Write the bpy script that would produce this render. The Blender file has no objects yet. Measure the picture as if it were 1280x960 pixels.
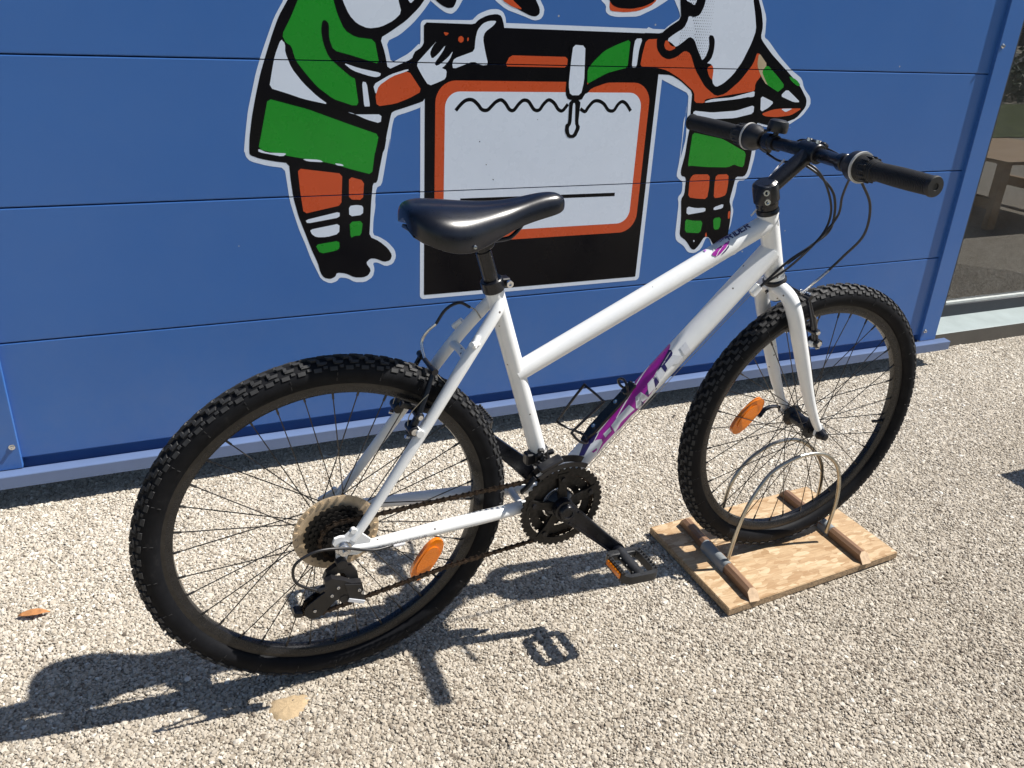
import bpy, bmesh, math, random
import numpy as np
from mathutils import Vector, Matrix
from mathutils.geometry import tessellate_polygon
random.seed(7); rng = np.random.default_rng(7)
scn = bpy.context.scene
C = scn.collection

# ------------------------------------------------ camera
cam = bpy.data.cameras.new('camera'); co = bpy.data.objects.new('camera', cam); C.objects.link(co)
cam.sensor_width = 36.0; cam.lens = 1047.885 / 1280 * 36.0
cam.clip_start = 0.02; cam.clip_end = 500
cr = Vector((0.91954937, -0.38998606, 0.04837176)); cu = Vector((0.12335348, 0.40331863, 0.90670723)); cf = Vector((0.37311242, 0.82779524, -0.41897753))
co.matrix_world = Matrix(((cr.x, cu.x, -cf.x, 0.0), (cr.y, cu.y, -cf.y, -2.19680934), (cr.z, cu.z, -cf.z, 1.21968392), (0, 0, 0, 1)))
scn.camera = co

# ------------------------------------------------ sky, sun, exposure
SUN = Vector((0.755, -0.168, 1.0)).normalized()
el = math.asin(SUN.z); az = math.atan2(SUN.x, SUN.y)
w = bpy.data.worlds.new('World'); scn.world = w; w.use_nodes = True
nt = w.node_tree; bg = nt.nodes['Background']
sky = nt.nodes.new('ShaderNodeTexSky'); sky.sky_type = 'NISHITA'; sky.sun_disc = False
sky.sun_elevation = el; sky.sun_rotation = az; sky.altitude = 100; sky.air_density = 1.0; sky.dust_density = 0.6
nt.links.new(sky.outputs[0], bg.inputs[0]); bg.inputs[1].default_value = 0.058
sl = bpy.data.lights.new('sun', 'SUN'); sl.energy = 5.0; sl.angle = math.radians(0.5); sl.color = (1.0, 0.95, 0.88)
so = bpy.data.objects.new('sun', sl); C.objects.link(so); so.rotation_euler = SUN.to_track_quat('Z', 'Y').to_euler(); so.location = (3, -1, 5)
scn.view_settings.view_transform = 'Standard'; scn.view_settings.look = 'None'
scn.view_settings.exposure = 0.68; scn.view_settings.gamma = 1.0; scn.view_settings.use_curve_mapping = False

# ------------------------------------------------ material helpers
class NT:
    def __init__(s, name):
        s.m = bpy.data.materials.new(name); s.m.use_nodes = True; s.t = s.m.node_tree
        s.p = s.t.nodes['Principled BSDF']; s.out = s.t.nodes['Material Output']
        s.tc = s.t.nodes.new('ShaderNodeTexCoord')
    def n(s, typ, **kw):
        x = s.t.nodes.new(typ)
        for k, v in kw.items(): setattr(x, k, v)
        return x
    def l(s, a, b): s.t.links.new(a, b)
    def noise(s, scale, detail=3, rough=.5, co='Object', stretch=None, dim='3D'):
        x = s.n('ShaderNodeTexNoise'); x.inputs['Scale'].default_value = scale; x.inputs['Detail'].default_value = detail; x.inputs['Roughness'].default_value = rough
        src = s.tc.outputs[co]
        if stretch:
            mp = s.n('ShaderNodeMapping'); mp.inputs['Scale'].default_value = stretch; s.l(src, mp.inputs[0]); src = mp.outputs[0]
        s.l(src, x.inputs['Vector']); return x
    def ramp(s, fac, stops):
        r = s.n('ShaderNodeValToRGB'); e = r.color_ramp.elements
        while len(e) < len(stops): e.new(.5)
        for i, (p, c) in enumerate(stops): e[i].position = p; e[i].color = (*c, 1) if len(c) == 3 else c
        s.l(fac, r.inputs[0]); return r
    def mix(s, fac, a, b, mode='MIX'):
        x = s.n('ShaderNodeMix', data_type='RGBA', blend_type=mode)
        for v, i in ((fac, 0), (a, 6), (b, 7)):
            if hasattr(v, 'links') or hasattr(v, 'is_output'): s.l(v, x.inputs[i])
            else: x.inputs[i].default_value = v if i == 0 else (*v, 1)
        return x.outputs[2]
    def bump(s, h, strength=.3, dist=.001, prev=None):
        b = s.n('ShaderNodeBump'); b.inputs['Strength'].default_value = strength; b.inputs['Distance'].default_value = dist
        s.l(h, b.inputs['Height'])
        if prev: s.l(prev, b.inputs['Normal'])
        s.l(b.outputs[0], s.p.inputs['Normal']); return b.outputs[0]
def mat(name, col, rough=.5, metal=0., var=.12, vscale=30, bump=0., bscale=300, bdist=.0005, coat=0., rvar=.1, spec=.5):
    s = NT(name); p = s.p
    n = s.noise(vscale, 4, .6)
    c2 = tuple(min(1, c * (1 + var)) for c in col); c1 = tuple(c * (1 - var) for c in col)
    r = s.ramp(n.outputs['Fac'], [(.3, c1), (.7, c2)])
    s.l(r.outputs[0], p.inputs['Base Color'])
    p.inputs['Roughness'].default_value = rough; p.inputs['Metallic'].default_value = metal
    p.inputs['Specular IOR Level'].default_value = spec
    if rvar:
        mr = s.n('ShaderNodeMapRange'); mr.inputs['To Min'].default_value = max(.02, rough - rvar); mr.inputs['To Max'].default_value = min(1, rough + rvar)
        n2 = s.noise(vscale * 3, 3, .7); s.l(n2.outputs['Fac'], mr.inputs['Value']); s.l(mr.outputs[0], p.inputs['Roughness'])
    if coat: p.inputs['Coat Weight'].default_value = coat; p.inputs['Coat Roughness'].default_value = .08
    if bump:
        nb = s.noise(bscale, 3, .6); s.bump(nb.outputs['Fac'], bump, bdist)
    return s.m

M = {}
M['blue'] = None
def m_blue():
    s = NT('blue_coated_metal'); p = s.p
    n = s.noise(1.3, 4, .6); r = s.ramp(n.outputs['Fac'], [(.3, (.034, .126, .385)), (.7, (.042, .143, .418))])
    dust_bounce = s.noise(9, 6, .75); dr = s.ramp(dust_bounce.outputs['Fac'], [(.35, (.03, .03, .03)), (.8, (.26, .26, .26))])
    sepz = s.n('ShaderNodeSeparateXYZ'); s.l(s.tc.outputs['Object'], sepz.inputs[0])
    mr = s.n('ShaderNodeMapRange'); mr.inputs['From Min'].default_value = .02; mr.inputs['From Max'].default_value = .5; mr.inputs['To Min'].default_value = .55; mr.inputs['To Max'].default_value = .12  # grey rises towards the base: dust plus ground bounce put into the colour
    s.l(sepz.outputs[2], mr.inputs['Value'])
    mu = s.n('ShaderNodeMath', operation='MULTIPLY'); s.l(dr.outputs[0], mu.inputs[0]); s.l(mr.outputs[0], mu.inputs[1])
    c = s.mix(mu.outputs[0], r.outputs[0], (.30, .30, .29))
    sp = s.n('ShaderNodeTexVoronoi'); sp.inputs['Scale'].default_value = 9; s.l(s.tc.outputs['Object'], sp.inputs['Vector'])
    sr = s.ramp(sp.outputs['Distance'], [(.018, (1, 1, 1)), (.03, (0, 0, 0))])
    c = s.mix(sr.outputs[0], c, (.35, .36, .38))
    s.l(c, p.inputs['Base Color']); p.inputs['Roughness'].default_value = .33; p.inputs['Specular IOR Level'].default_value = .45
    nb = s.noise(2.2, 2, .5); b1 = s.bump(nb.outputs['Fac'], .10, .003)
    n3 = s.noise(900, 2, .5); s.bump(n3.outputs['Fac'], .06, .0003, b1)
    return s.m
M['blue'] = m_blue()
M['rail_blue'] = mat('light_blue_coated_metal', (.110, .160, .290), .34, var=.08, vscale=6, bump=.05)
M['dark_gap'] = mat('dark_recess', (.012, .02, .06), .7)
M['pale'] = mat('decal_white', (.62, .70, .82), .28, var=.03, vscale=4)
M['black'] = mat('decal_black', (.004, .004, .006), .20, var=.15, vscale=5, spec=.16)
M['green'] = mat('decal_green', (.006, .245, .016), .28, var=.06, vscale=5)
M['orange'] = mat('decal_orange', (.52, .072, .018), .28, var=.05, vscale=5)
M['tan'] = mat('decal_worn_tan', (.42, .34, .22), .6)
def m_white():
    s = NT('white_bike_paint'); p = s.p
    n = s.noise(14, 5, .7); r = s.ramp(n.outputs['Fac'], [(.35, (.74, .76, .77)), (.75, (.82, .83, .82))])
    v = s.noise(55, 4, .8); vr = s.ramp(v.outputs['Fac'], [(.70, (0, 0, 0)), (.76, (1, 1, 1))])
    c = s.mix(vr.outputs[0], r.outputs[0], (.38, .34, .28))
    v2 = s.n('ShaderNodeTexVoronoi'); v2.inputs['Scale'].default_value = 30; s.l(s.tc.outputs['Object'], v2.inputs['Vector'])
    cr_ = s.ramp(v2.outputs['Distance'], [(.05, (1, 1, 1)), (.075, (0, 0, 0))])
    c = s.mix(cr_.outputs[0], c, (.10, .08, .07))
    s.l(c, p.inputs['Base Color']); p.inputs['Roughness'].default_value = .28; p.inputs['Coat Weight'].default_value = .35; p.inputs['Coat Roughness'].default_value = .1
    nb = s.noise(120, 3, .5); s.bump(nb.outputs['Fac'], .05, .0006)
    return s.m
M['white'] = m_white()
M['blackmetal'] = mat('black_painted_metal', (.006, .007, .011), .30, var=.4, vscale=60, bump=.06, coat=.05, spec=.4)
M['blackplastic'] = mat('black_plastic', (.009, .009, .011), .42, var=.3, vscale=60, bump=.12, bscale=500)
M['saddle'] = mat('saddle_leatherette', (.0035, .0045, .009), .29, var=.3, vscale=50, bump=.12, bscale=900, bdist=.0003, rvar=.05, spec=.5)
M['pedalplastic'] = mat('grey_black_pedal', (.018, .019, .021), .4, var=.35, vscale=60, bump=.2)
M['rubber'] = mat('grip_rubber', (.010, .010, .011), .55, var=.3, vscale=80, bump=.2, bscale=600)
def m_tyre():
    s = NT('tyre_rubber'); p = s.p
    n = s.noise(35, 5, .7); r = s.ramp(n.outputs['Fac'], [(.35, (.005, .0055, .007)), (.62, (.009, .0095, .0115)), (.85, (.030, .029, .029))])
    s.l(r.outputs[0], p.inputs['Base Color']); p.inputs['Roughness'].default_value = .62; p.inputs['Specular IOR Level'].default_value = .12
    nb = s.noise(420, 4, .7); s.bump(nb.outputs['Fac'], .25, .0006)
    return s.m
M['tyre'] = m_tyre()
M['knob'] = mat('tread_rubber', (.022, .0225, .024), .7, var=.35, vscale=60, bump=.3, bscale=500)
M['rim'] = mat('worn_black_rim', (.010, .010, .011), .28, metal=.0, var=.35, vscale=40)
M['rimside'] = mat('rim_brake_track', (.030, .028, .026), .32, metal=.4, var=.3, vscale=50)
M['steel'] = mat('spoke_steel', (.36, .34, .30), .35, metal=1.0, var=.25, vscale=70)
M['darksteel'] = mat('dark_spoke', (.060, .055, .05), .38, metal=.7, var=.3, vscale=70)
M['chrome'] = mat('zinc_steel', (.62, .63, .65), .25, metal=1.0, var=.15, vscale=60)
M['wire'] = mat('galvanised_wire', (.50, .47, .40), .33, metal=1.0, var=.2, vscale=40)
M['conduit'] = mat('grey_sleeve', (.22, .24, .25), .4, var=.12)
M['protector'] = mat('yellowed_clear_plastic', (.56, .43, .28), .35, var=.2, vscale=40)
def m_rusty(name, a, b, metal):
    s = NT(name); p = s.p
    n = s.noise(160, 5, .7); r = s.ramp(n.outputs['Fac'], [(.4, a), (.66, b)]); s.l(r.outputs[0], p.inputs['Base Color'])
    p.inputs['Metallic'].default_value = metal; p.inputs['Roughness'].default_value = .45; return s.m
M['cog'] = m_rusty('greasy_cogs', (.008, .008, .008), (.030, .027, .025), .5)
M['chain'] = m_rusty('rusty_chain', (.020, .016, .013), (.085, .058, .040), .7)
M['navy'] = mat('decal_navy', (.022, .016, .10), .3, var=.05)
M['purple'] = mat('decal_purple', (.30, .014, .27), .3, var=.06)
M['pink'] = mat('decal_pink', (.50, .20, .62), .3)
M['tape'] = mat('clear_tape', (.62, .65, .68), .2)
M['silver'] = mat('decal_silver', (.62, .64, .68), .3, metal=.05, var=.08)
M['decalwhite'] = mat('decal_paper_white', (.75, .74, .76), .35)
M['greytext'] = mat('decal_grey', (.28, .28, .30), .4)
M['greyring'] = mat('grey_plastic_ring', (.50, .49, .46), .4)
def m_refl():
    s = NT('amber_reflector'); p = s.p
    ch = s.n('ShaderNodeTexVoronoi'); ch.inputs['Scale'].default_value = 420; s.l(s.tc.outputs['Object'], ch.inputs['Vector'])
    r = s.ramp(ch.outputs['Distance'], [(.0, (.95, .27, .008)), (.7, (.78, .19, .006))]); s.l(r.outputs[0], p.inputs['Base Color'])
    p.inputs['Roughness'].default_value = .18; p.inputs['Coat Weight'].default_value = .6
    s.bump(ch.outputs['Distance'], .12, .0004); return s.m
M['amber'] = m_refl()
def m_osb():
    s = NT('osb_board'); p = s.p; layers = []
    for k, (ang, sc) in enumerate(((.35, 30), (1.9, 24), (-.6, 38))):
        mp = s.n('ShaderNodeMapping'); mp.inputs['Rotation'].default_value = (0, 0, ang); mp.inputs['Scale'].default_value = (1, 2.8, 1); mp.inputs['Location'].default_value = (k * 3.1, k, 0)
        nz = s.noise(40, 2, .5); add = s.n('ShaderNodeVectorMath', operation='MULTIPLY_ADD'); add.inputs[1].default_value = (.012, .012, .012)
        s.l(nz.outputs['Color'], add.inputs[0]); s.l(s.tc.outputs['Object'], add.inputs[2]); s.l(add.outputs[0], mp.inputs[0])
        v = s.n('ShaderNodeTexVoronoi'); v.inputs['Scale'].default_value = sc; s.l(mp.outputs[0], v.inputs['Vector'])
        e = s.n('ShaderNodeTexVoronoi', feature='DISTANCE_TO_EDGE'); e.inputs['Scale'].default_value = sc; s.l(mp.outputs[0], e.inputs['Vector'])
        sep = s.n('ShaderNodeSeparateColor'); s.l(v.outputs['Color'], sep.inputs[0])
        r = s.ramp(sep.outputs[0], [(.0, (.34, .215, .11)), (.35, (.42, .29, .165)), (.7, (.47, .345, .21)), (1, (.54, .42, .275))])
        mp2 = s.n('ShaderNodeMapping'); mp2.inputs['Rotation'].default_value = (0, 0, ang + .1); mp2.inputs['Scale'].default_value = (16, 260, 20); s.l(s.tc.outputs['Object'], mp2.inputs[0])
        nf = s.n('ShaderNodeTexNoise'); nf.inputs['Scale'].default_value = 1; nf.inputs['Detail'].default_value = 3; s.l(mp2.outputs[0], nf.inputs['Vector'])
        fr = s.ramp(nf.outputs['Fac'], [(.3, (.80, .76, .70)), (.6, (1.04, 1.03, 1.02))]); c = s.mix(1.0, r.outputs[0], fr.outputs[0], 'MULTIPLY')
        er = s.ramp(e.outputs['Distance'], [(.0, (.62, .50, .38)), (.018, (1, 1, 1))]); c = s.mix(.8, c, er.outputs[0], 'MULTIPLY')
        layers.append((c, sep.outputs[2], nf))
    c = layers[0][0]
    for k in (1, 2):
        st_ = s.ramp(layers[k][1], [(.52, (0, 0, 0)), (.54, (1, 1, 1))]); c = s.mix(st_.outputs[0], c, layers[k][0])
    s.l(c, p.inputs['Base Color']); p.inputs['Roughness'].default_value = .6
    s.bump(layers[0][2].outputs['Fac'], .3, .0006); return s.m
M['osb'] = m_osb()
M['osb_edge'] = mat('osb_edge', (.30, .21, .125), .8, var=.5, vscale=170, bump=.8, bscale=400, bdist=.001)
def m_wood(name, a, b, sc=(3, 90, 90), rough=.5):
    s = NT(name); p = s.p
    n = s.noise(1.0, 5, .6, stretch=sc); r = s.ramp(n.outputs['Fac'], [(.3, a), (.7, b)]); s.l(r.outputs[0], p.inputs['Base Color'])
    p.inputs['Roughness'].default_value = rough; s.bump(n.outputs['Fac'], .3, .0008); return s.m
M['batten'] = m_wood('stained_batten', (.13, .070, .042), (.25, .15, .088), (60, 4, 60), .42)
M['endgrain'] = mat('fresh_end_grain', (.50, .36, .23), .7, var=.2, vscale=120)
M['tablewood'] = m_wood('table_wood', (.42, .27, .14), (.60, .43, .26), (5, 60, 60))
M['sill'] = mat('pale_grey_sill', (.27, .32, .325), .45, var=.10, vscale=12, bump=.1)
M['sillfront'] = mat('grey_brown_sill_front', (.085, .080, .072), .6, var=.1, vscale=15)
M['alu'] = mat('anthracite_frame', (.018, .023, .034), .5, var=.1, vscale=10)
M['bead'] = mat('light_gasket', (.45, .48, .47), .4)
M['jamb'] = mat('beige_jamb', (.30, .27, .19), .5)
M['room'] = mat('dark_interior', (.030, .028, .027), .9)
def m_glass():
    s = NT('window_glass'); t = s.t
    tr = s.n('ShaderNodeBsdfTransparent'); tr.inputs[0].default_value = (.72, .76, .74, 1)
    gl = s.n('ShaderNodeBsdfGlossy'); gl.inputs['Roughness'].default_value = .0; gl.inputs['Color'].default_value = (.95, .97, 1, 1)
    fr = s.n('ShaderNodeFresnel'); fr.inputs['IOR'].default_value = 2.25
    mx = s.n('ShaderNodeMixShader'); s.l(fr.outputs[0], mx.inputs[0]); s.l(tr.outputs[0], mx.inputs[1]); s.l(gl.outputs[0], mx.inputs[2])
    df = s.n('ShaderNodeBsdfDiffuse'); df.inputs[0].default_value = (.5, .5, .48, 1); mx2 = s.n('ShaderNodeMixShader')
    dn = s.noise(7, 4, .7); dr = s.ramp(dn.outputs['Fac'], [(.3, (.02, .02, .02)), (.75, (.075, .075, .075))]); s.l(dr.outputs[0], mx2.inputs[0])
    s.l(mx.outputs[0], mx2.inputs[1]); s.l(df.outputs[0], mx2.inputs[2]); s.l(mx2.outputs[0], s.out.inputs[0]); t.nodes.remove(s.p); return s.m
M['glass'] = m_glass()
def m_ground():
    s = NT('gravel_bed'); p = s.p
    v = s.n('ShaderNodeTexVoronoi'); v.inputs['Scale'].default_value = 120; s.l(s.tc.outputs['Object'], v.inputs['Vector'])
    sep = s.n('ShaderNodeSeparateColor'); s.l(v.outputs['Color'], sep.inputs[0])
    r = s.ramp(sep.outputs[0], [(0, (.33, .295, .24)), (.5, (.47, .425, .35)), (1, (.60, .56, .48))])
    d = s.ramp(v.outputs['Distance'], [(.35, (1, 1, 1)), (.8, (.50, .47, .43))])
    c = s.mix(1.0, r.outputs[0], d.outputs[0], 'MULTIPLY'); s.l(c, p.inputs['Base Color']); p.inputs['Roughness'].default_value = .9
    b = s.bump(v.outputs['Distance'], 1.0, -.006); return s.m
M['ground'] = m_ground()
def m_stone():
    s = NT('limestone_chips'); p = s.p
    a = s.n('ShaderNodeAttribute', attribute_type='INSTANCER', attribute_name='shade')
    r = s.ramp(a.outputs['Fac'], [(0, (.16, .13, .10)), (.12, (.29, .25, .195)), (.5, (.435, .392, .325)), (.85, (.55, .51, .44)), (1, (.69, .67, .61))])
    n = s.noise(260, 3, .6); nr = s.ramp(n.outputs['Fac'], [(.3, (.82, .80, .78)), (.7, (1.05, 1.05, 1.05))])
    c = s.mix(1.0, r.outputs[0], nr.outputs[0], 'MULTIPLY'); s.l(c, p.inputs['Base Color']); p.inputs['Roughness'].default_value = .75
    return s.m
M['stone'] = m_stone()
M['leaf'] = mat('dry_leaf', (.42, .19, .07), .6, var=.35, vscale=60)
M['sand'] = mat('sand', (.40, .30, .18), .95, var=.15, vscale=200, bump=.6, bscale=700, bdist=.002)
M['lawn'] = mat('lawn', (.085, .11, .035), .95, var=.5, vscale=6, bump=.8, bscale=40, bdist=.03)
M['hedge'] = mat('hedge_leaves', (.045, .085, .03), .6, var=.4, vscale=3)
M['road'] = mat('far_asphalt', (.09, .09, .095), .9, var=.2, vscale=1)
M['wallfar'] = mat('far_building', (.035, .037, .042), .6, var=.2, vscale=.5)
M['farwin'] = mat('far_window', (.02, .025, .03), .1)

# ------------------------------------------------ mesh helpers
def link(o, parent=None, kind=None, label=None, cat=None, group=None):
    C.objects.link(o)
    if parent: o.parent = parent
    if kind: o['kind'] = kind
    if label: o['label'] = label
    if cat: o['category'] = cat
    if group: o['group'] = group
    return o
def empty(name, loc=(0, 0, 0), parent=None, **k):
    o = bpy.data.objects.new(name, None); o.empty_display_size = .1; o.location = loc
    return link(o, parent, **k)
def obj(name, bm, m, parent=None, smooth=35, loc=None, **k):
    me = bpy.data.meshes.new(name); bmesh.ops.recalc_face_normals(bm, faces=bm.faces[:]); bm.to_mesh(me); bm.free()
    for mm in (m if isinstance(m, (list, tuple)) else [m]): me.materials.append(M[mm])
    if smooth:
        me.shade_smooth(); me.set_sharp_from_angle(angle=math.radians(smooth))
    o = bpy.data.objects.new(name, me)
    if loc: o.location = loc
    return link(o, parent, **k)
def V(*a): return Vector(a[0] if len(a) == 1 else a)
def frame_axes(ax):
    ax = ax.normalized(); t = Vector((0, 0, 1)) if abs(ax.z) < .9 else Vector((1, 0, 0))
    a = ax.cross(t).normalized(); return a, ax.cross(a).normalized()
def lathe(bm, o, axis, prof, seg=24, mi=0, closed=False, ang=None):
    """prof: (radius, distance along axis)"""
    o = V(o); axis = V(axis).normalized(); a, b = frame_axes(axis); rings = []
    for r, d in prof:
        if r < 1e-6: rings.append([bm.verts.new(o + axis * d)])
        else: rings.append([bm.verts.new(o + axis * d + (a * math.cos(2 * math.pi * i / seg) + b * math.sin(2 * math.pi * i / seg)) * r) for i in range(seg)])
    pairs = list(zip(rings, rings[1:])) + ([(rings[-1], rings[0])] if closed else [])
    for A, B in pairs:
        for i in range(seg):
            j = (i + 1) % seg
            if len(A) == 1 and len(B) == 1: continue
            if len(A) == 1: f = bm.faces.new((A[0], B[j], B[i]))
            elif len(B) == 1: f = bm.faces.new((A[i], A[j], B[0]))
            else: f = bm.faces.new((A[i], A[j], B[j], B[i]))
            f.material_index = mi
def cyl(bm, p0, p1, r, r1=None, seg=16, mi=0, bev=0):
    p0 = V(p0); p1 = V(p1); L = (p1 - p0).length; r1 = r if r1 is None else r1
    if bev: lathe(bm, p0, p1 - p0, [(0, 0), (r - bev, 0), (r, bev), (r1, L - bev), (r1 - bev, L), (0, L)], seg, mi)
    else: lathe(bm, p0, p1 - p0, [(0, 0), (r, 0), (r1, L), (0, L)], seg, mi)
def spline(pts, n=6):
    P = [V(p) for p in pts]; out = []
    P = [P[0] * 2 - P[1]] + P + [P[-1] * 2 - P[-2]]
    for i in range(1, len(P) - 2):
        for k in range(n):
            t = k / n; a, b, c, d = P[i - 1], P[i], P[i + 1], P[i + 2]
            out.append(.5 * ((2 * b) + (c - a) * t + (2 * a - 5 * b + 4 * c - d) * t * t + (3 * b - a - 3 * c + d) * t ** 3))
    out.append(P[-2]); return out
def tube(bm, pts, r, seg=10, n=6, mi=0, flat=None, closed=False):
    """r: number or list (one per control point); flat: (sx, sy) ellipse factors"""
    cp = pts; path = spline(pts, n) if n > 1 else [V(p) for p in pts]
    if isinstance(r, (list, tuple)):
        m = len(path) - 1; k = len(cp) - 1
        rr = []
        for i in range(len(path)):
            u = i / m * k; j = min(int(u), k - 1); rr.append(r[j] + (r[j + 1] - r[j]) * (u - j))
    else: rr = [r] * len(path)
    t0 = (path[1] - path[0]).normalized(); a, b = frame_axes(t0); rings = []
    for i, p in enumerate(path):
        t = (path[min(i + 1, len(path) - 1)] - path[max(i - 1, 0)])
        if t.length > 1e-9:
            t.normalize(); a = (a - t * a.dot(t)).normalized(); b = t.cross(a)
        rings.append([bm.verts.new(p + (a * math.cos(2 * math.pi * q / seg) * (flat[0] if flat else 1) + b * math.sin(2 * math.pi * q / seg) * (flat[1] if flat else 1)) * rr[i]) for q in range(seg)])
    for A, B in zip(rings, rings[1:]):
        for i in range(seg):
            j = (i + 1) % seg; bm.faces.new((A[i], A[j], B[j], B[i])).material_index = mi
    bm.faces.new(rings[0][::-1]).material_index = mi; bm.faces.new(rings[-1]).material_index = mi
def box(bm, c, s, R=None, mi=0, bev=0, seg=1):
    c = V(c); g = bmesh.ops.create_cube(bm, size=1.0)
    for v in g['verts']:
        v.co = Vector((v.co.x * s[0], v.co.y * s[1], v.co.z * s[2]))
    fs = list({f for v in g['verts'] for f in v.link_faces})
    if bev:
        es = list({e for v in g['verts'] for e in v.link_edges})
        r = bmesh.ops.bevel(bm, geom=es, offset=bev, segments=seg, affect='EDGES', profile=.5)
        vs = list({v for f in r['faces'] for v in f.verts} | {v for v in g['verts'] if v.is_valid}); fs = list({f for v in vs for f in v.link_faces})
    else: vs = g['verts']
    for v in vs: v.co = (R @ v.co if R else v.co) + c
    for f in fs: f.material_index = mi
def prism(bm, pts, y0, y1, mi=0, T=None):
    """polygon in x,z extruded along y"""
    T = T or (lambda p: p)
    A = [bm.verts.new(T(V(p[0], y0, p[1]))) for p in pts]; B = [bm.verts.new(T(V(p[0], y1, p[1]))) for p in pts]
    for a, b, c in tessellate_polygon([[V(p[0], p[1], 0) for p in pts]]):
        bm.faces.new((A[a], A[b], A[c])).material_index = mi; bm.faces.new((B[c], B[b], B[a])).material_index = mi
    for i in range(len(pts)):
        j = (i + 1) % len(pts); bm.faces.new((A[i], B[i], B[j], A[j])).material_index = mi
def Rz(a): return Matrix.Rotation(a, 3, 'Z')
def Ry(a): return Matrix.Rotation(a, 3, 'Y')
def along(d, up=(0, 0, 1)):
    """matrix whose x axis is d"""
    x = V(d).normalized(); z = V(up); y = z.cross(x)
    if y.length < 1e-4: y = Vector((0, 1, 0)).cross(x)
    y.normalize(); z = x.cross(y); return Matrix((x, y, z)).transposed()
def chaikin(P, k=.2, lim=.007):
    out = []
    n = len(P)
    for i in range(n):
        a = Vector(P[i]); b = Vector(P[(i + 1) % n]); L = (b - a).length
        t = min(k, lim / max(L, 1e-6)); out.append(a.lerp(b, t)); out.append(b.lerp(a, t))
    return out

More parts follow.
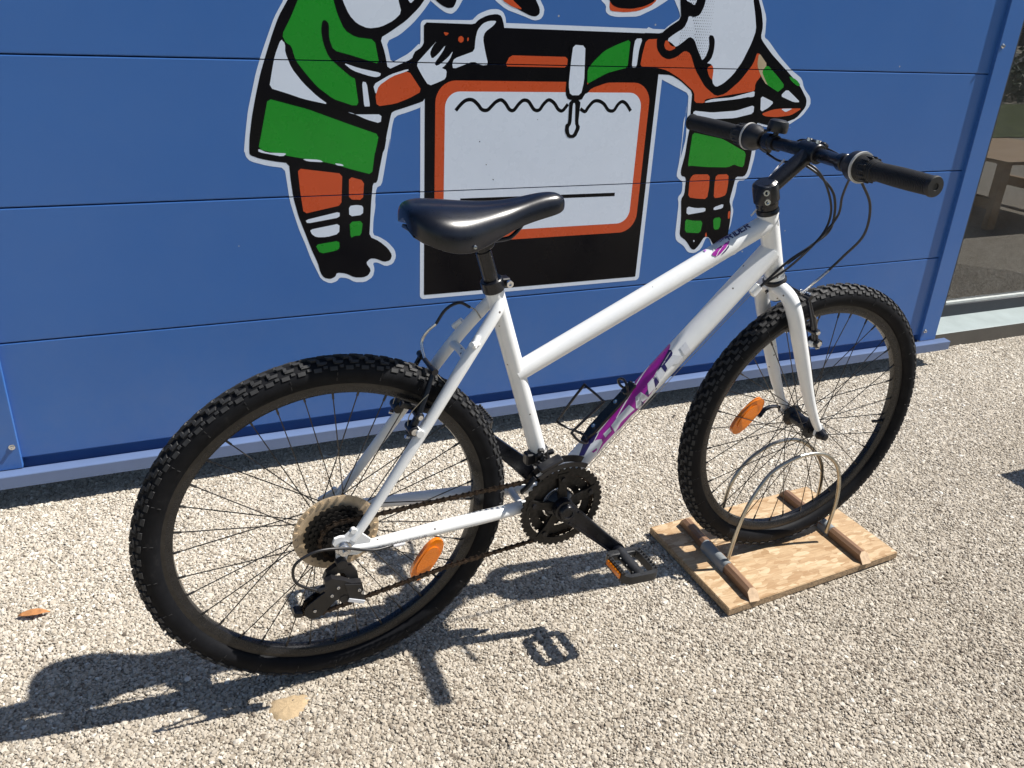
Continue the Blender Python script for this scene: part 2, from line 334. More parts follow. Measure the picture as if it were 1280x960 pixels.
STICK=[('pale',0,[[0.3435,1.2008],[0.3409,1.1876],[0.3173,1.1504],[0.3026,1.1166],[0.2835,1.0722],[0.2679,1.0307],[0.2557,0.9888],[0.2434,0.9463],[0.2339,0.8959],[0.2267,0.852],[0.2284,0.8526],[0.2306,0.8402],[0.2399,0.8297],[0.2779,0.8184],[0.3192,0.8118],[0.3231,0.7746],[0.3268,0.7312],[0.3354,0.6955],[0.3461,0.6546],[0.3595,0.6174],[0.3709,0.5795],[0.385,0.5455],[0.3952,0.5208],[0.4177,0.5079],[0.4364,0.5127],[0.4438,0.5228],[0.4647,0.5192],[0.4831,0.5065],[0.5116,0.5042],[0.5335,0.5171],[0.5387,0.5387],[0.5343,0.5561],[0.5463,0.5567],[0.5701,0.5437],[0.5896,0.5497],[0.5985,0.5685],[0.5949,0.5882],[0.5759,0.6109],[0.5524,0.6266],[0.536,0.6323],[0.5382,0.6718],[0.5446,0.7084],[0.5439,0.7221],[0.5478,0.7558],[0.5618,0.7621],[0.5693,0.7976],[0.5793,0.8501],[0.5866,0.8846],[0.5819,0.845],[0.591,0.9074],[0.5982,0.9323],[0.6366,0.9437],[0.6699,0.9552],[0.6819,1.0589],[0.6653,1.1078],[0.637,1.0818],[0.5908,1.0579],[0.5796,1.1066],[0.6133,1.1225],[0.6452,1.1483],[0.6692,1.1738],[0.6891,1.1992],[0.7009,1.2171]]),('black',2,[[0.3577,1.2014],[0.3498,1.188],[0.3281,1.1541],[0.3115,1.1169],[0.2941,1.0724],[0.2786,1.0309],[0.2641,0.9818],[0.2512,0.9319],[0.2421,0.8849],[0.2387,0.8518],[0.2402,0.8442],[0.2627,0.8354],[0.2952,0.8284],[0.3304,0.8234],[0.3321,0.7829],[0.3359,0.7395],[0.346,0.6906],[0.361,0.6447],[0.3743,0.6026],[0.3883,0.5665],[0.3938,0.5401],[0.4023,0.5251],[0.4182,0.52],[0.4323,0.5251],[0.4374,0.5367],[0.4605,0.5326],[0.4835,0.5196],[0.5072,0.5177],[0.5216,0.523],[0.5291,0.537],[0.5153,0.5574],[0.5275,0.5686],[0.5417,0.5676],[0.5655,0.5563],[0.5824,0.5599],[0.5874,0.5741],[0.5757,0.5942],[0.5521,0.6148],[0.5265,0.6281],[0.5298,0.6723],[0.5332,0.718],[0.5389,0.7674],[0.5504,0.7692],[0.558,0.8067],[0.5679,0.8503],[0.5775,0.8847],[0.5695,0.8453],[0.5763,0.8843],[0.5872,0.9304],[0.5914,0.9438],[0.6367,0.9571],[0.6782,0.9705],[0.684,1.0589],[0.6816,1.1137],[0.6573,1.084],[0.641,1.0673],[0.6128,1.0558],[0.5826,1.0425],[0.5753,1.0822],[0.564,1.1139],[0.5897,1.1288],[0.6293,1.1548],[0.6611,1.1841],[0.675,1.2021],[0.6849,1.2164]]),('pale',0,[[0.8482,1.224],[0.8574,1.21],[0.8899,1.1895],[0.9375,1.1765],[0.9678,1.1667],[0.9856,1.1698],[0.9939,1.1801],[0.9958,1.1962],[0.9825,1.2154],[0.9756,1.2298]]),('black',2,[[0.871,1.225],[0.8774,1.2108],[0.9309,1.1877],[0.9582,1.1773],[0.9732,1.1764],[0.9829,1.1832],[0.9826,1.1956],[0.9706,1.2149],[0.9637,1.2292]]),('orange',4,[[0.8755,1.2252],[0.8774,1.2108],[0.907,1.196],[0.9367,1.1903],[0.9062,1.2121],[0.8939,1.2261]]),('pale',0,[[0.6777,1.2162],[0.6885,1.2027],[0.7103,1.1871],[0.7296,1.176],[0.7462,1.1737],[0.7598,1.1843],[0.7758,1.2112],[0.7783,1.2208]]),('black',2,[[0.6938,1.2169],[0.702,1.2032],[0.7212,1.1909],[0.7349,1.1867],[0.7486,1.1882],[0.755,1.1984],[0.7617,1.22]]),('pale',0,[[1.1521,1.2379],[1.1568,1.2229],[1.1739,1.2109],[1.1743,1.1956],[1.1861,1.1873],[1.2091,1.184],[1.2741,1.1875],[1.3244,1.2093],[1.3629,1.2319],[1.3794,1.2483]]),('orange',2,[[1.1847,1.2292],[1.1837,1.2088],[1.1882,1.1977],[1.2336,1.1963],[1.2724,1.201],[1.3103,1.215],[1.3282,1.2303],[1.3201,1.2404]]),('black',3,[[1.1741,1.2389],[1.1821,1.224],[1.193,1.2117],[1.213,1.2059],[1.2521,1.2054],[1.2906,1.2132],[1.3219,1.2275],[1.3293,1.246]]),('pale',0.5,[[0.6613,1.095],[0.6653,1.1078],[0.6726,1.1586],[0.7995,1.1617],[0.8061,1.1683],[0.816,1.1769],[0.844,1.1881],[0.8668,1.19],[0.8815,1.1843],[0.8897,1.1698],[0.892,1.1477],[0.6729,1.1068]]),('black',2.5,[[0.6457,1.0818],[0.674,1.0995],[0.6737,1.1525],[0.8055,1.1527],[0.8164,1.1638],[0.8388,1.1743],[0.8644,1.1787],[0.8779,1.1743],[0.8859,1.1524],[0.8962,1.0618],[0.6456,1.0425]]),('pale',1,[[1.3713,1.2506],[1.383,1.2327],[1.4023,1.2055],[1.4091,1.1893],[1.3746,1.1692],[1.3531,1.1509],[1.3034,1.1645],[1.3201,1.0401],[1.3673,1.0308],[1.4676,0.9913],[1.4782,0.8656],[1.4682,0.8047],[1.4663,0.9631],[1.4679,0.9354],[1.4623,0.9168],[1.4655,0.8602],[1.4658,0.8026],[1.462,0.7587],[1.4713,0.7485],[1.4873,0.7405],[1.4895,0.708],[1.4769,0.6934],[1.483,0.6729],[1.4842,0.6267],[1.4853,0.5799],[1.4917,0.5585],[1.5221,0.5406],[1.5412,0.518],[1.5669,0.5136],[1.5901,0.5255],[1.6026,0.5624],[1.6159,0.5584],[1.6298,0.5338],[1.675,0.5146],[1.705,0.4932],[1.73,0.4999],[1.7389,0.5214],[1.6755,0.5635],[1.6898,0.5896],[1.6924,0.6427],[1.6819,0.6642],[1.6886,0.6952],[1.69,0.7364],[1.7153,0.7366],[1.7315,0.7505],[1.7391,0.8062],[1.7381,0.9006],[1.8036,0.8902],[1.867,0.8945],[1.8022,0.8919],[1.8502,0.9026],[1.8954,0.9275],[1.9202,0.9608],[1.9147,0.9828],[1.8825,1.0099],[1.8687,1.0367],[1.8198,1.0626],[1.7696,1.0983],[1.7191,1.1405],[1.704,1.1477],[1.7041,1.1627],[1.6989,1.2023],[1.673,1.2453],[1.6625,1.2641]]),('black',3,[[1.4041,1.2522],[1.404,1.2336],[1.4205,1.2062],[1.4147,1.1848],[1.3696,1.1619],[1.3535,1.1481],[1.2938,1.1477],[1.266,1.0877],[1.3502,1.0429],[1.3999,1.0411],[1.4334,1.0265],[1.4796,0.9965],[1.4825,0.9396],[1.4914,0.8654],[1.4823,0.9354],[1.4904,0.9214],[1.4843,0.8695],[1.4833,0.8215],[1.4751,0.773],[1.4786,0.7582],[1.4973,0.7526],[1.4993,0.7026],[1.4897,0.6878],[1.4986,0.6312],[1.5015,0.5737],[1.5288,0.5562],[1.552,0.528],[1.5651,0.5245],[1.5787,0.5371],[1.5958,0.5655],[1.6153,0.5617],[1.6362,0.5334],[1.6729,0.5256],[1.7211,0.5115],[1.7311,0.5274],[1.6853,0.5629],[1.6857,0.6112],[1.6807,0.6538],[1.6703,0.6752],[1.6783,0.7317],[1.6812,0.7495],[1.7129,0.7485],[1.722,0.7661],[1.7253,0.8116],[1.7235,0.9104],[1.8024,0.8951],[1.814,0.9029],[1.8748,0.922],[1.9033,0.9552],[1.9015,0.9773],[1.8668,1.0152],[1.8152,1.052],[1.741,1.1028],[1.7037,1.1335],[1.6907,1.1473],[1.6923,1.1773],[1.6792,1.2163],[1.6633,1.2449],[1.6528,1.2636]]),('orange',4,[[1.3078,1.1316],[1.3734,1.1358],[1.4369,1.123],[1.483,1.0723],[1.5376,1.0531],[1.6428,1.0547],[1.692,1.1094],[1.7081,1.0815],[1.6945,1.0658],[1.7159,1.0454],[1.6969,1.0216],[1.7013,1.0005],[1.6154,0.9895],[1.5252,0.9761],[1.527,0.9657],[1.491,0.9666],[1.486,0.9965],[1.4326,1.0315],[1.3856,1.0533],[1.3478,1.0601],[1.2963,1.0607],[1.3004,1.098]]),('black',5,[[1.361,1.1378],[1.34,1.1372],[1.344,1.1086],[1.3619,1.0897],[1.3846,1.0814],[1.4113,1.0883],[1.4364,1.1069],[1.4564,1.0991],[1.4791,1.0573],[1.5189,1.0121],[1.563,0.9851],[1.5948,0.992],[1.6412,1.0288],[1.6788,1.0759],[1.6916,1.1271],[1.6876,1.1772],[1.6694,1.2159],[1.6538,1.2589],[1.3988,1.2473],[1.4113,1.187],[1.3696,1.1619]]),('pale',6,[[1.4837,1.2512],[1.4824,1.2229],[1.471,1.1987],[1.4535,1.1923],[1.4346,1.195],[1.4334,1.1831],[1.4242,1.1637],[1.3959,1.1484],[1.3738,1.1334],[1.3885,1.117],[1.4072,1.115],[1.4296,1.1301],[1.4461,1.1427],[1.4629,1.1359],[1.4803,1.107],[1.5012,1.0777],[1.5377,1.0708],[1.5431,1.0226],[1.5585,1.0099],[1.5829,1.0204],[1.6115,1.044],[1.6377,1.0802],[1.6606,1.1314],[1.6699,1.1666],[1.6584,1.2057],[1.6438,1.244],[1.6396,1.2582]]),('pale',6,[[1.4138,1.248],[1.4224,1.2321],[1.4333,1.2293],[1.4485,1.2224],[1.4542,1.2288],[1.4543,1.2498]]),('orange',6,[[1.3692,1.1319],[1.387,1.1266],[1.4076,1.1126],[1.3874,1.1038],[1.3714,1.1083],[1.3662,1.1188]]),('black',7,[[1.5093,1.1479],[1.5238,1.1484],[1.5325,1.1354],[1.5342,1.1082],[1.5286,1.0857],[1.5093,1.0678],[1.4916,1.0775],[1.5086,1.0903],[1.5165,1.1177]]),('orange',7,[[1.518,1.0619],[1.5345,1.0707],[1.5417,1.0593],[1.5422,1.0277],[1.5283,1.0403]]),('green',5,[[1.7302,1.0742],[1.7838,1.0357],[1.8084,1.0147],[1.7823,0.9957],[1.7561,1.0036],[1.7284,1.035],[1.7136,1.0557]]),('green',6,[[1.8171,1.0441],[1.8479,1.0338],[1.8676,1.0179],[1.856,1.0151],[1.8273,1.0309]]),('tan',5,[[1.6926,1.1068],[1.7302,1.0742],[1.7136,1.0557],[1.7284,1.035],[1.7541,1.0062],[1.7393,1.0167],[1.713,1.0427],[1.6934,1.071]]),('black',6,[[1.7118,1.0322],[1.7619,1.0089],[1.8244,0.9824],[1.8714,0.9662],[1.893,0.9673],[1.8958,0.9497],[1.8458,0.9525],[1.8021,0.9552],[1.7714,0.9498],[1.7404,0.9308],[1.7165,0.9282],[1.7019,0.9713],[1.6978,1.0242]]),('black',5.5,[[1.7823,0.9957],[1.8098,1.0147],[1.83,1.0041],[1.878,0.969],[1.8419,0.9689]]),('pale',7,[[1.8187,1.0067],[1.878,0.969],[1.8527,0.9689],[1.7971,0.9867]]),('pale',7,[[1.7248,0.9874],[1.7778,0.9688],[1.7603,0.9525],[1.7328,0.9401]]),('orange',7,[[1.7379,0.9357],[1.7756,0.9471],[1.8103,0.9508],[1.8897,0.9508],[1.851,0.9304],[1.7947,0.9251],[1.7515,0.928]]),('pale',8,[[1.8069,0.9498],[1.8534,0.9508],[1.8371,0.9431],[1.8271,0.9399]]),('pale',5,[[1.4914,0.9448],[1.558,0.9394],[1.6443,0.9445],[1.7062,0.9606],[1.7078,0.9363],[1.6417,0.9231],[1.5679,0.9208],[1.4944,0.9264]]),('pale',6,[[1.5293,0.9709],[1.5512,0.9772],[1.6169,0.9816],[1.7013,1.0005],[1.7033,0.9846],[1.6313,0.9764],[1.5268,0.9667]]),('black',7,[[1.4912,0.9656],[1.5534,0.9647],[1.6446,0.9775],[1.6841,0.9845],[1.696,0.9766],[1.6913,0.9659],[1.636,0.9526],[1.557,0.9447],[1.4945,0.9458]]),('green',4,[[1.4995,0.8836],[1.6102,0.863],[1.6568,0.8427],[1.7043,0.822],[1.704,0.7768],[1.6799,0.7814],[1.6676,0.7868],[1.6444,0.7783],[1.5644,0.7814],[1.5084,0.7869],[1.498,0.7847],[1.498,0.8212]]),('orange',4,[[1.5228,0.7608],[1.5817,0.759],[1.5862,0.7196],[1.5845,0.6839],[1.5504,0.6863],[1.5143,0.6919],[1.5117,0.7372],[1.5127,0.7497]]),('orange',4,[[1.6052,0.7573],[1.6514,0.758],[1.6554,0.7273],[1.6541,0.694],[1.6335,0.687],[1.6089,0.6855],[1.6042,0.7291]]),('pale',4,[[1.5144,0.6648],[1.5492,0.6571],[1.5842,0.6571],[1.5851,0.6451],[1.5518,0.6415],[1.5169,0.638]]),('pale',4,[[1.6141,0.6568],[1.6498,0.6667],[1.6493,0.6526],[1.6158,0.6473]]),('green',4,[[1.5147,0.6252],[1.5433,0.6185],[1.5807,0.6166],[1.5781,0.5772],[1.5196,0.5832]]),('green',4,[[1.6183,0.6226],[1.6482,0.6248],[1.6489,0.5865],[1.627,0.5851]]),('orange',4,[[1.5993,0.5813],[1.6059,0.5649],[1.597,0.5654]]),('orange',4,[[1.6717,0.641],[1.6802,0.6433],[1.6829,0.6193],[1.675,0.6171]]),('pale',4,[[1.5547,0.5573],[1.5614,0.5542],[1.5585,0.549]]),('green',4,[[0.379,1.2024],[0.3729,1.189],[0.3546,1.1518],[0.3326,1.1141],[0.3405,1.0974],[0.3527,1.0909],[0.36,1.06],[0.384,1.0288],[0.4088,1.0006],[0.4456,0.9736],[0.4839,0.9589],[0.5075,0.9589],[0.5027,0.9977],[0.4996,1.0232],[0.4718,1.0551],[0.4873,1.0625],[0.561,1.0549],[0.5503,1.11],[0.5043,1.114],[0.4782,1.1288],[0.4627,1.1625],[0.4546,1.1925],[0.4533,1.2058]]),('black',5,[[0.4269,1.1477],[0.4343,1.1493],[0.4421,1.1414],[0.4408,1.1104],[0.4501,1.0835],[0.4877,1.0749],[0.561,1.0549],[0.5667,1.0423],[0.5293,1.0417],[0.4946,1.0512],[0.4792,1.0481],[0.5035,1.0232],[0.4937,1.0224],[0.4638,1.046],[0.4382,1.0686],[0.4265,1.0997],[0.423,1.1271]]),('pale',4,[[0.4762,1.2069],[0.4757,1.1934],[0.4906,1.1619],[0.5089,1.1437],[0.5354,1.1341],[0.5664,1.1386],[0.5978,1.1537],[0.6176,1.1719],[0.61,1.1993],[0.6082,1.2129]]),('pale',4,[[0.6296,1.2139],[0.6343,1.2003],[0.6405,1.193],[0.6492,1.201],[0.6571,1.2151]]),('pale',4,[[0.3296,1.1056],[0.3386,1.0956],[0.3374,1.0768],[0.3498,1.0424],[0.3755,1.0092],[0.4077,0.9789],[0.4336,0.9607],[0.3735,0.9733],[0.3371,0.9857],[0.2959,0.9979],[0.3062,1.0417],[0.3135,1.0694]]),('pale',6,[[0.4718,1.0568],[0.5099,1.045],[0.5646,1.0349],[0.5625,1.0276],[0.5505,1.0245],[0.529,1.029],[0.4943,1.0393]]),('pale',4,[[0.5169,1.0143],[0.5286,1.0126],[0.5359,0.9552],[0.5291,0.9522],[0.5212,0.9552]]),('orange',4,[[0.6349,1.0415],[0.6698,0.9933],[0.6367,0.9761],[0.5998,0.9627],[0.5532,0.9563],[0.5497,0.9832],[0.5581,1.0055],[0.5924,1.028]]),('pale',4.5,[[0.5442,1.0072],[0.5884,1.0316],[0.6329,1.0451],[0.6353,1.0411],[0.5924,1.0272],[0.5581,1.0048],[0.5509,0.9832]]),('pale',4,[[0.4451,0.9614],[0.491,0.9376],[0.5649,0.9374],[0.5617,0.9153],[0.5264,0.925]]),('black',5,[[0.4456,0.9736],[0.4995,0.9563],[0.5794,0.9563],[0.5873,0.9457],[0.5468,0.9382],[0.5069,0.9376],[0.4678,0.9459],[0.445,0.957]]),('green',4,[[0.2906,0.9741],[0.3835,0.9497],[0.4824,0.914],[0.5571,0.8884],[0.5469,0.8457],[0.545,0.8421],[0.5371,0.7896],[0.4922,0.8019],[0.431,0.8209],[0.3211,0.8424],[0.2604,0.8581],[0.2688,0.8886]]),('pale',5,[[0.2605,0.8594],[0.2802,0.8495],[0.3277,0.8473],[0.3167,0.8392],[0.2599,0.8512]]),('pale',5,[[0.3627,0.8331],[0.4054,0.83],[0.4159,0.8234],[0.3751,0.8265]]),('pale',5,[[0.4419,0.8206],[0.4616,0.818],[0.4658,0.8127],[0.4483,0.8148]]),('orange',4,[[0.3508,0.8101],[0.4607,0.7941],[0.4556,0.7146],[0.3594,0.6966],[0.3538,0.7519]]),('orange',4,[[0.4774,0.7862],[0.5162,0.7748],[0.5118,0.7257],[0.4755,0.7285]]),('pale',4,[[0.3629,0.6808],[0.4505,0.6981],[0.4499,0.6832],[0.3668,0.6716]]),('pale',4,[[0.4749,0.7115],[0.4963,0.7137],[0.5123,0.7098],[0.5107,0.687],[0.4749,0.6842]]),('pale',4,[[0.3726,0.6554],[0.4493,0.6672],[0.4469,0.6407],[0.414,0.6334],[0.3871,0.635],[0.3764,0.6438]]),('green',4,[[0.3839,0.6149],[0.4462,0.6222],[0.4468,0.6025],[0.4374,0.5961],[0.3962,0.5904]]),('green',4,[[0.4753,0.6705],[0.5103,0.6709],[0.5046,0.6327],[0.487,0.6328],[0.4767,0.6273]]),('pale',5,[[0.7085,1.1126],[0.6976,1.1001],[0.6894,1.0828],[0.6951,1.0691],[0.7105,1.0808],[0.7308,1.1034],[0.7243,1.0885],[0.7007,1.0583],[0.7092,1.0524],[0.7385,1.0749],[0.7506,1.0901],[0.7425,1.07],[0.7276,1.0527],[0.7204,1.0486],[0.7345,1.0438],[0.732,1.0236],[0.7152,1.0158],[0.6872,1.0054],[0.6676,1.0328],[0.6539,1.0574]]),('pale',5,[[0.8652,1.1626],[0.857,1.1514],[0.8346,1.1359],[0.8294,1.1209],[0.8362,1.0911],[0.8462,1.0583],[0.8288,1.0565],[0.8053,1.0662],[0.7515,1.0466],[0.7484,1.0591],[0.7538,1.0717],[0.7848,1.0824],[0.8074,1.0904],[0.8093,1.1203],[0.8144,1.1402],[0.8281,1.1554],[0.845,1.1619]]),('orange',5,[[0.764,1.1215],[0.7712,1.1251],[0.7781,1.1204],[0.7772,1.112],[0.7699,1.1084],[0.763,1.1131]]),('orange',5,[[0.7237,1.1325],[0.7398,1.1306],[0.7305,1.123]]),('orange',5,[[0.7871,1.1207],[0.7916,1.1218],[0.7907,1.1139],[0.7874,1.1128]]),('orange',5,[[0.9059,1.0825],[1.0724,1.0819],[1.0715,1.0554],[0.8918,1.0555]]),('green',5,[[1.2581,1.1304],[1.2571,1.0573],[1.1955,1.0427],[1.135,1.0131],[1.1338,1.0526],[1.15,1.0717],[1.1796,1.099],[1.2169,1.1159]]),('pale',5,[[1.2732,1.1324],[1.2957,1.1341],[1.2879,1.107],[1.2853,1.0589],[1.2704,1.0586],[1.2698,1.1065]]),('black',6,[[1.1385,0.9901],[1.1503,1.0039],[1.1981,1.0192],[1.2547,1.0215],[1.321,1.0361],[1.257,1.0584],[1.1954,1.0438],[1.1349,1.0142],[1.1268,0.99]]),('black',7,[[1.074,1.1148],[1.1296,1.1147],[1.138,0.9956],[1.1276,0.9818],[1.1238,0.9735],[1.0817,0.9734],[1.0726,0.9897],[1.0731,1.0222],[1.0802,1.0651]]),('pale',8,[[1.0855,1.1125],[1.1217,1.1109],[1.1263,1.0228],[1.1194,0.9856],[1.0871,0.9854],[1.0803,1.0115],[1.0821,1.0651]]),('black',8,[[1.0862,0.9734],[1.1205,0.9735],[1.1183,0.912],[1.126,0.9007],[1.1133,0.8734],[1.0903,0.8726],[1.079,0.8898],[1.0793,0.9095],[1.0869,0.9123]]),('pale',9,[[1.0972,0.9651],[1.1044,0.9652],[1.1078,0.9121],[1.1128,0.9008],[1.104,0.881],[1.094,0.8828],[1.0898,0.901],[1.0974,0.9111]]),('black',5,[[0.827,0.869],[0.8313,0.8684],[0.8296,0.8646]]),('black',5,[[0.848,0.8084],[0.8524,0.8071],[0.85,0.8044]]),('black',5,[[0.8694,0.7686],[0.8744,0.7668],[0.8721,0.7634]]),('black',5,[[0.9931,0.924],[0.9963,0.9228],[0.9946,0.9206]])]
WAVES=[[[0.7604,0.9463],[0.7735,0.961],[0.7878,0.9715],[0.8053,0.9725],[0.8203,0.9621],[0.8326,0.9488],[0.8476,0.9472],[0.8592,0.9568],[0.8707,0.9674],[0.8855,0.9728],[0.898,0.9648],[0.911,0.9487],[0.9233,0.9471],[0.9366,0.9622],[0.9496,0.9719],[0.9652,0.9687],[0.982,0.9487],[0.9978,0.9475],[1.0093,0.9623],[1.0243,0.9732],[1.0408,0.9651],[1.0548,0.9486],[1.0679,0.9458],[1.0826,0.9624]],[[1.1214,0.9502],[1.1365,0.9429],[1.1453,0.9541],[1.1603,0.9691],[1.1767,0.9709],[1.1942,0.9625],[1.2094,0.9467],[1.2264,0.9456],[1.2381,0.9614],[1.2508,0.9694],[1.2653,0.9626],[1.2812,0.9443]]]
DECALS=[('D','navy',0,[[0.0961,2.204],[0.1224,1.663],[0.1366,1.699],[0.1564,2.047],[0.1314,2.376],[0.1166,2.427],[0.1029,2.534]]),('D','purple',1,[[0.1183,2.51],[0.1552,2.1],[0.1895,2.0],[0.2296,1.849],[0.2784,1.473],[0.2818,0.829],[0.3232,0.827],[0.354,0.828],[0.3794,0.828],[0.3847,0.826],[0.3825,1.364],[0.377,1.591],[0.351,1.953],[0.3261,2.181],[0.3101,2.388],[0.2979,3.186],[0.2775,3.334],[0.2528,3.575],[0.2248,3.312],[0.1941,3.401],[0.1765,3.253],[0.1446,3.244],[0.1242,3.463],[0.1155,2.837]]),('D','white',2,[[0.1154,2.478],[0.1316,2.366],[0.1555,2.089],[0.1554,2.155],[0.1321,2.43],[0.1159,2.559]]),('D','white',2,[[0.201,2.366],[0.2705,1.648],[0.3246,0.825],[0.3244,1.112],[0.2706,1.751],[0.2018,2.439]]),('D','white',2,[[0.3013,2.538],[0.3483,2.11],[0.3714,1.902],[0.3713,1.972],[0.3489,2.176],[0.3018,2.611]]),('D','navy',2,[[0.3726,1.631],[0.3752,1.856],[0.3725,2.152],[0.3679,2.261],[0.3469,2.326],[0.343,2.691],[0.3342,2.873],[0.3365,2.254],[0.3249,2.232],[0.3356,2.091],[0.3546,1.902]]),('D','navy',2,[[0.3153,2.372],[0.312,3.077],[0.2979,3.186],[0.3104,2.405]]),('D','navy',2,[[0.2758,2.81],[0.2864,2.718],[0.2775,3.334]]),('D','navy',4,[[0.2605,2.958],[0.2616,3.548],[0.2528,3.575]]),('D','silver',3,[[0.2938,2.358],[0.3101,2.336],[0.2979,3.186],[0.2798,3.175],[0.2864,2.718]]),('D','silver',3,[[0.3218,2.306],[0.3355,2.294],[0.3336,2.901],[0.3137,3.047],[0.3175,2.534]]),('D','silver',3,[[0.3457,2.324],[0.3696,2.29],[0.3832,3.113],[0.3653,3.342],[0.3581,2.893],[0.3418,2.859]]),('D','silver',3,[[0.2581,2.37],[0.2721,2.396],[0.2757,3.376],[0.2575,3.192],[0.2493,3.741],[0.2428,3.117]]),('D','silver',3,[[0.2577,2.375],[0.2729,2.403],[0.2753,3.209],[0.2613,3.031],[0.253,3.406],[0.2448,3.286]]),('D','silver',3,[[0.2043,2.406],[0.2383,2.417],[0.2396,3.081],[0.2226,3.007],[0.2014,2.959],[0.1788,3.26],[0.1837,2.5]]),('D','silver',3,[[0.1607,2.483],[0.1795,2.518],[0.1768,2.846],[0.1674,2.826],[0.1586,2.837]]),('D','silver',3,[[0.1291,2.266],[0.1432,2.398],[0.1511,2.68],[0.1473,2.966],[0.1231,3.355],[0.1006,3.376],[0.0903,3.1],[0.1029,2.534]]),('D','silver',3,[[0.3893,2.327],[0.4056,2.306],[0.4002,3.274],[0.3857,3.273],[0.386,2.834]]),('D','purple',4,[[0.1191,2.786],[0.1314,2.9],[0.1288,3.089],[0.1195,3.0]]),('T','purple',1,[[0.4406,2.396],[0.4461,2.258],[0.4666,2.071],[0.4853,2.093],[0.4851,2.224],[0.4718,2.548],[0.4576,2.763],[0.4465,2.813],[0.4413,2.53]]),('T','navy',1,[[0.4578,2.877],[0.4704,2.674],[0.4817,2.427],[0.4777,2.656],[0.4674,2.866],[0.4597,2.931]]),('T','pink',1,[[0.4363,1.268],[0.4388,1.395],[0.4377,1.721],[0.4339,1.735]]),('T','white',2,[[0.4457,2.774],[0.455,2.468],[0.4697,2.18],[0.47,2.228],[0.4559,2.515],[0.4466,2.8]]),('T','navy',1,[[0.4572,1.438],[0.477,0.972],[0.4957,1.039],[0.4899,1.65],[0.4734,1.632]])]

PEBS=[(1.6692, -0.3886, 0.0048, 'darkpeb', 'small dark pebble on the gravel seen between the spokes of the front wheel'), (1.5006, -0.1736, 0.0048, 'darkpeb', 'small dark pebble on sunlit gravel left of the front wheel'), (-0.0416, -0.8511, 0.0062, 'whitepeb', 'larger white pebble in shadow left of the rear tyre')]
# =================================================================== GROUND
def sheet(name, pts, z, m, **k):
    bm = bmesh.new(); bm.faces.new([bm.verts.new((x, y, z)) for x, y in pts]); return obj(name, bm, m, smooth=0, kind='structure', **k)
sheet('ground', [(-60, -90), (90, -90), (90, 40), (-60, 40)], -.0056, 'ground')

